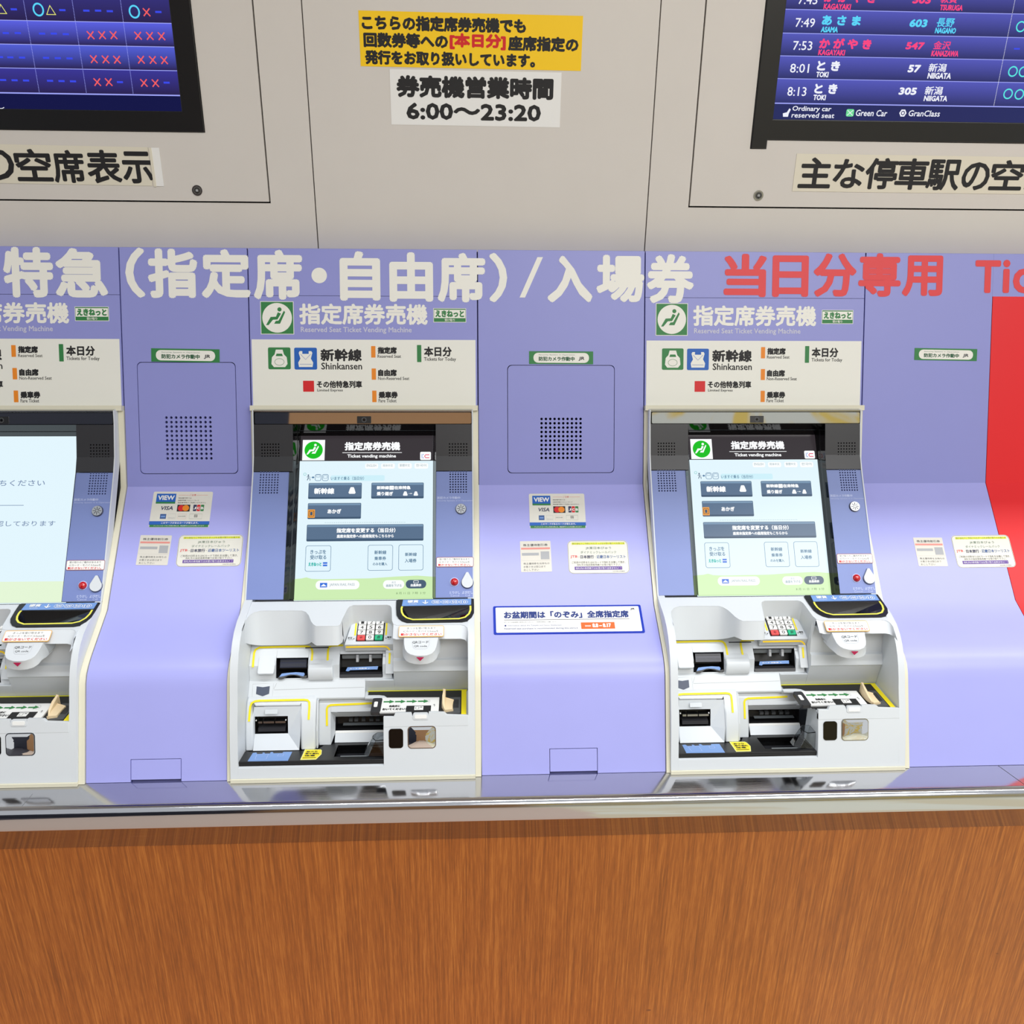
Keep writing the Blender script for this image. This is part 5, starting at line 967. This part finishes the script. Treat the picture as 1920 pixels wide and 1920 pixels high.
# notched top edge, grip and windows of the front block
def fbt(u, v): return FB.uv(u, v)
aa = px(FB, [(720.5, 1344), (738, 1344), (741, 1337), (771, 1336.5), (773.5, 1343), (803, 1341), (804, 1335), (833, 1335.5), (838, 1340), (884, 1341)])
low = FB.uv(800, 1362)[1]; top = [(x, t) for x, t in aa]; top[0] = (-.1720, top[0][1]); top[-1] = (-.0225, top[-1][1])
mb = MB(); mb.prism(FB, [(-.1720, low), (-.0225, low)] + top[::-1], -.006, .0006, M_GREY); P('block_front_edge', mb, bevel=.0006)
a = box_uv(FB, 774.5, 1336.5, 803, 1349); mb = MB(); mb.rect(FB, *a, -.004, .0016, M_GREY, .003, n=4); mb.rect(FB, a[0]+.0028, a[1]+.0020, a[2]-.0028, a[3]-.0028, .0016, .0022, M_WHITE, .002); P('finger_grip', mb, bevel=.0005)
a = box_uv(FB, *[c for q in zF([(88, 828), (346, 1175)]) for c in q]); mb = MB(); mb.rect(FB, a[0], a[1], a[2], a[3], .0002, .0016, M_BLKG, .0055, 6); P('sensor_window', mb, label='glossy black rounded window')
a = box_uv(FB, *[c for q in zF([(435, 785), (928, 1172)]) for c in q]); mb = MB(); mb.line(FB, rr(*a, .006, 6), .0016, .0002, .0014, M_SILV, True); cxa, cta = cx_(a), (a[1]+a[3])/2
n_, k_ = 28, 8; o_ = rr(a[0]+.0008, a[1]+.0008, a[2]-.0008, a[3]-.0008, .0055, 6); HW_, HH_ = (a[2]-a[0])/2, (a[3]-a[1])/2
rings = [[FB.pt(cxa + (x-cxa)*s, cta + (t-cta)*s, .0010 + .0050*(1 - .5*s*s*(((x-cxa)/HW_)**2 + ((t-cta)/HH_)**2))) for x, t in o_] for s in (1, .85, .7, .5, .3, .12)]
for A_, B_ in zip(rings, rings[1:]): mb.loft(A_, B_, M_CHROME, True)
mb.add(rings[-1], [tuple(range(len(o_)))], M_CHROME); P('convex_mirror', mb, smooth=60, label='small rounded convex mirror window')
# --- niche at the right
NR_ = [(-.3900, .2230), (-.4000, .1650), (-.4065, .1635), (-.4135, .1445), (-.4100, .1420), (-.4010, .0955)]
mb = MB(); mb.yz(-.1600, -.0225, NR_ + [(-.36, .0955), (-.36, .2230)], M_GREY); mb.yz(-.2130, -.1600, [(-.4060, .1215), (-.4010, .0955), (-.38, .0955), (-.38, .1215)], M_GREY); P('niche_wall', mb, bevel=.0006)
# code reader head
QT = Fr((-.4610, .2060), (-.4250, .2235)); qo = px(QT, zC([(355, 728), (358, 830), (375, 930), (415, 990), (470, 1025), (560, 1050), (650, 1057), (770, 1045), (860, 1010), (915, 955), (945, 880), (962, 800), (980, 718)]))
mb = MB(); mb.prism(QT, qo, -.001, 0, M_GREY); topq = [QT.pt(*p, -.001) for p in qo]; cq = sum((p.x for p in topq))/len(topq)
botq = [Vector((cq + (p.x-cq)*1.10, p.y - .001 if p.y < -.44 else p.y, p.z - .0165 - (0 if p.y < -.44 else .006))) for p in topq]; mb.loft(botq, topq, M_GREY); mb.loft([Vector((p.x, -.405, p.z - .004)) for p in botq], botq, M_GREY)
mb.loft([Vector((botq[0].x, -.395, .196)), Vector((botq[0].x, -.395, .225))], [botq[0], topq[0]], M_GREY); mb.loft([botq[-1], topq[-1]], [Vector((botq[-1].x, -.395, .196)), Vector((botq[-1].x, -.395, .225))], M_GREY)
qh = P('code_reader', mb, smooth=40, bevel=.0006)
mb = MB(); qt = lambda s, a, b, bo: mb.text(QT, s, *box_uv(QT, *[c for q in zC([a, b]) for c in q]), .0003, M_DGREY, bo)
qt('QRコード', (512, 785), (802, 836), .02); qt('QR code', (540, 862), (772, 900), .01); mb.line(QT, px(QT, zC([(500, 800), (525, 905), (560, 930), (740, 930), (780, 915), (815, 850), (820, 760)])), .0003, .0002, .0003, M_GREYI); P('reader_lettering', mb, qh)
QF = Fr((-.4640, .1900), (-.4620, .2050)); mb = MB(); aa = px(QF, zC([(585, 1074), (720, 1074), (652, 1138)])); mb.prism(QF, aa[::-1], .0006, .0022, M_MAG); P('arrow_mark', mb, qh, label='magenta arrow mark')
SK = Fr((-.4260, .2250), (-.4030, .2360)); a0 = box_uv(SK, *[c for q in zC([(265, 515), (1078, 715)]) for c in q])
mb, q = caution(SK, a0, mat('amber_rim', (238, 184, 96), .5), True); q('きっぷを受け取るまで', .18, .15, .82, .33, M_DGREY); q('ICカード・モバイルSuicaを', .10, .42, .88, .60, M_DGREY); q('動かさないでください', .05, .68, .95, .90, M_REDI, .03); P('caution_sticker', mb, label='amber-rimmed caution sticker')
# ------------------------------------------------------------------ the three machines
machine['label'] = 'middle of the three ticket machines, below the cream header characters, touch menu lit'
index_kids()
m3 = dup(machine); m3.location.x += 0.78; m3['label'] = 'right of the three ticket machines, beside the plain filler panel, touch menu lit'
m1 = dup(machine, skip=('display_header', 'display_menu_top', 'display_button', 'display_dotted_line', 'display_landscape')); m1.location.x += XA; m1['label'] = 'leftmost ticket machine, cut by the photo edge, screen showing a please-wait message'
_MO = MO; MO1 = (MO[0] + XA, MO[1], MO[2])
mb = MB(); o1x = -XA
def W1(L): return [(x/4, 740 + y/4) for x, y in L]
def wt(s, a, b, m, bo=.01): mb.text(LP, s, *box_uv(LP, *[c for q in W1([a, b]) for c in q]), .0006, m, bo)
a = box_uv(LP, 0, 1090.5, 100, 1131); mb.rect(LP, lx0 + XA, bi - .001, lx1 + XA, a[3], .0001, .0002, E('wait_land', (228, 246, 214)))
a = box_uv(LP, 0, 817, 100, 824); wt('しばらくお待ちください', (-420, 640, )[:2], (338, 688), E_WTXT); wt('お申し込み内容を確認しております', (-620, 948), (416, 990), E_WTXT)
a = box_uv(LP, *[c for q in W1([(-500, 830), (178, 834)]) for c in q]); mb.rect(LP, *a, .0002, .0004, E_WTXT); mb.build('wait_message', m1, MO1)
index_kids()
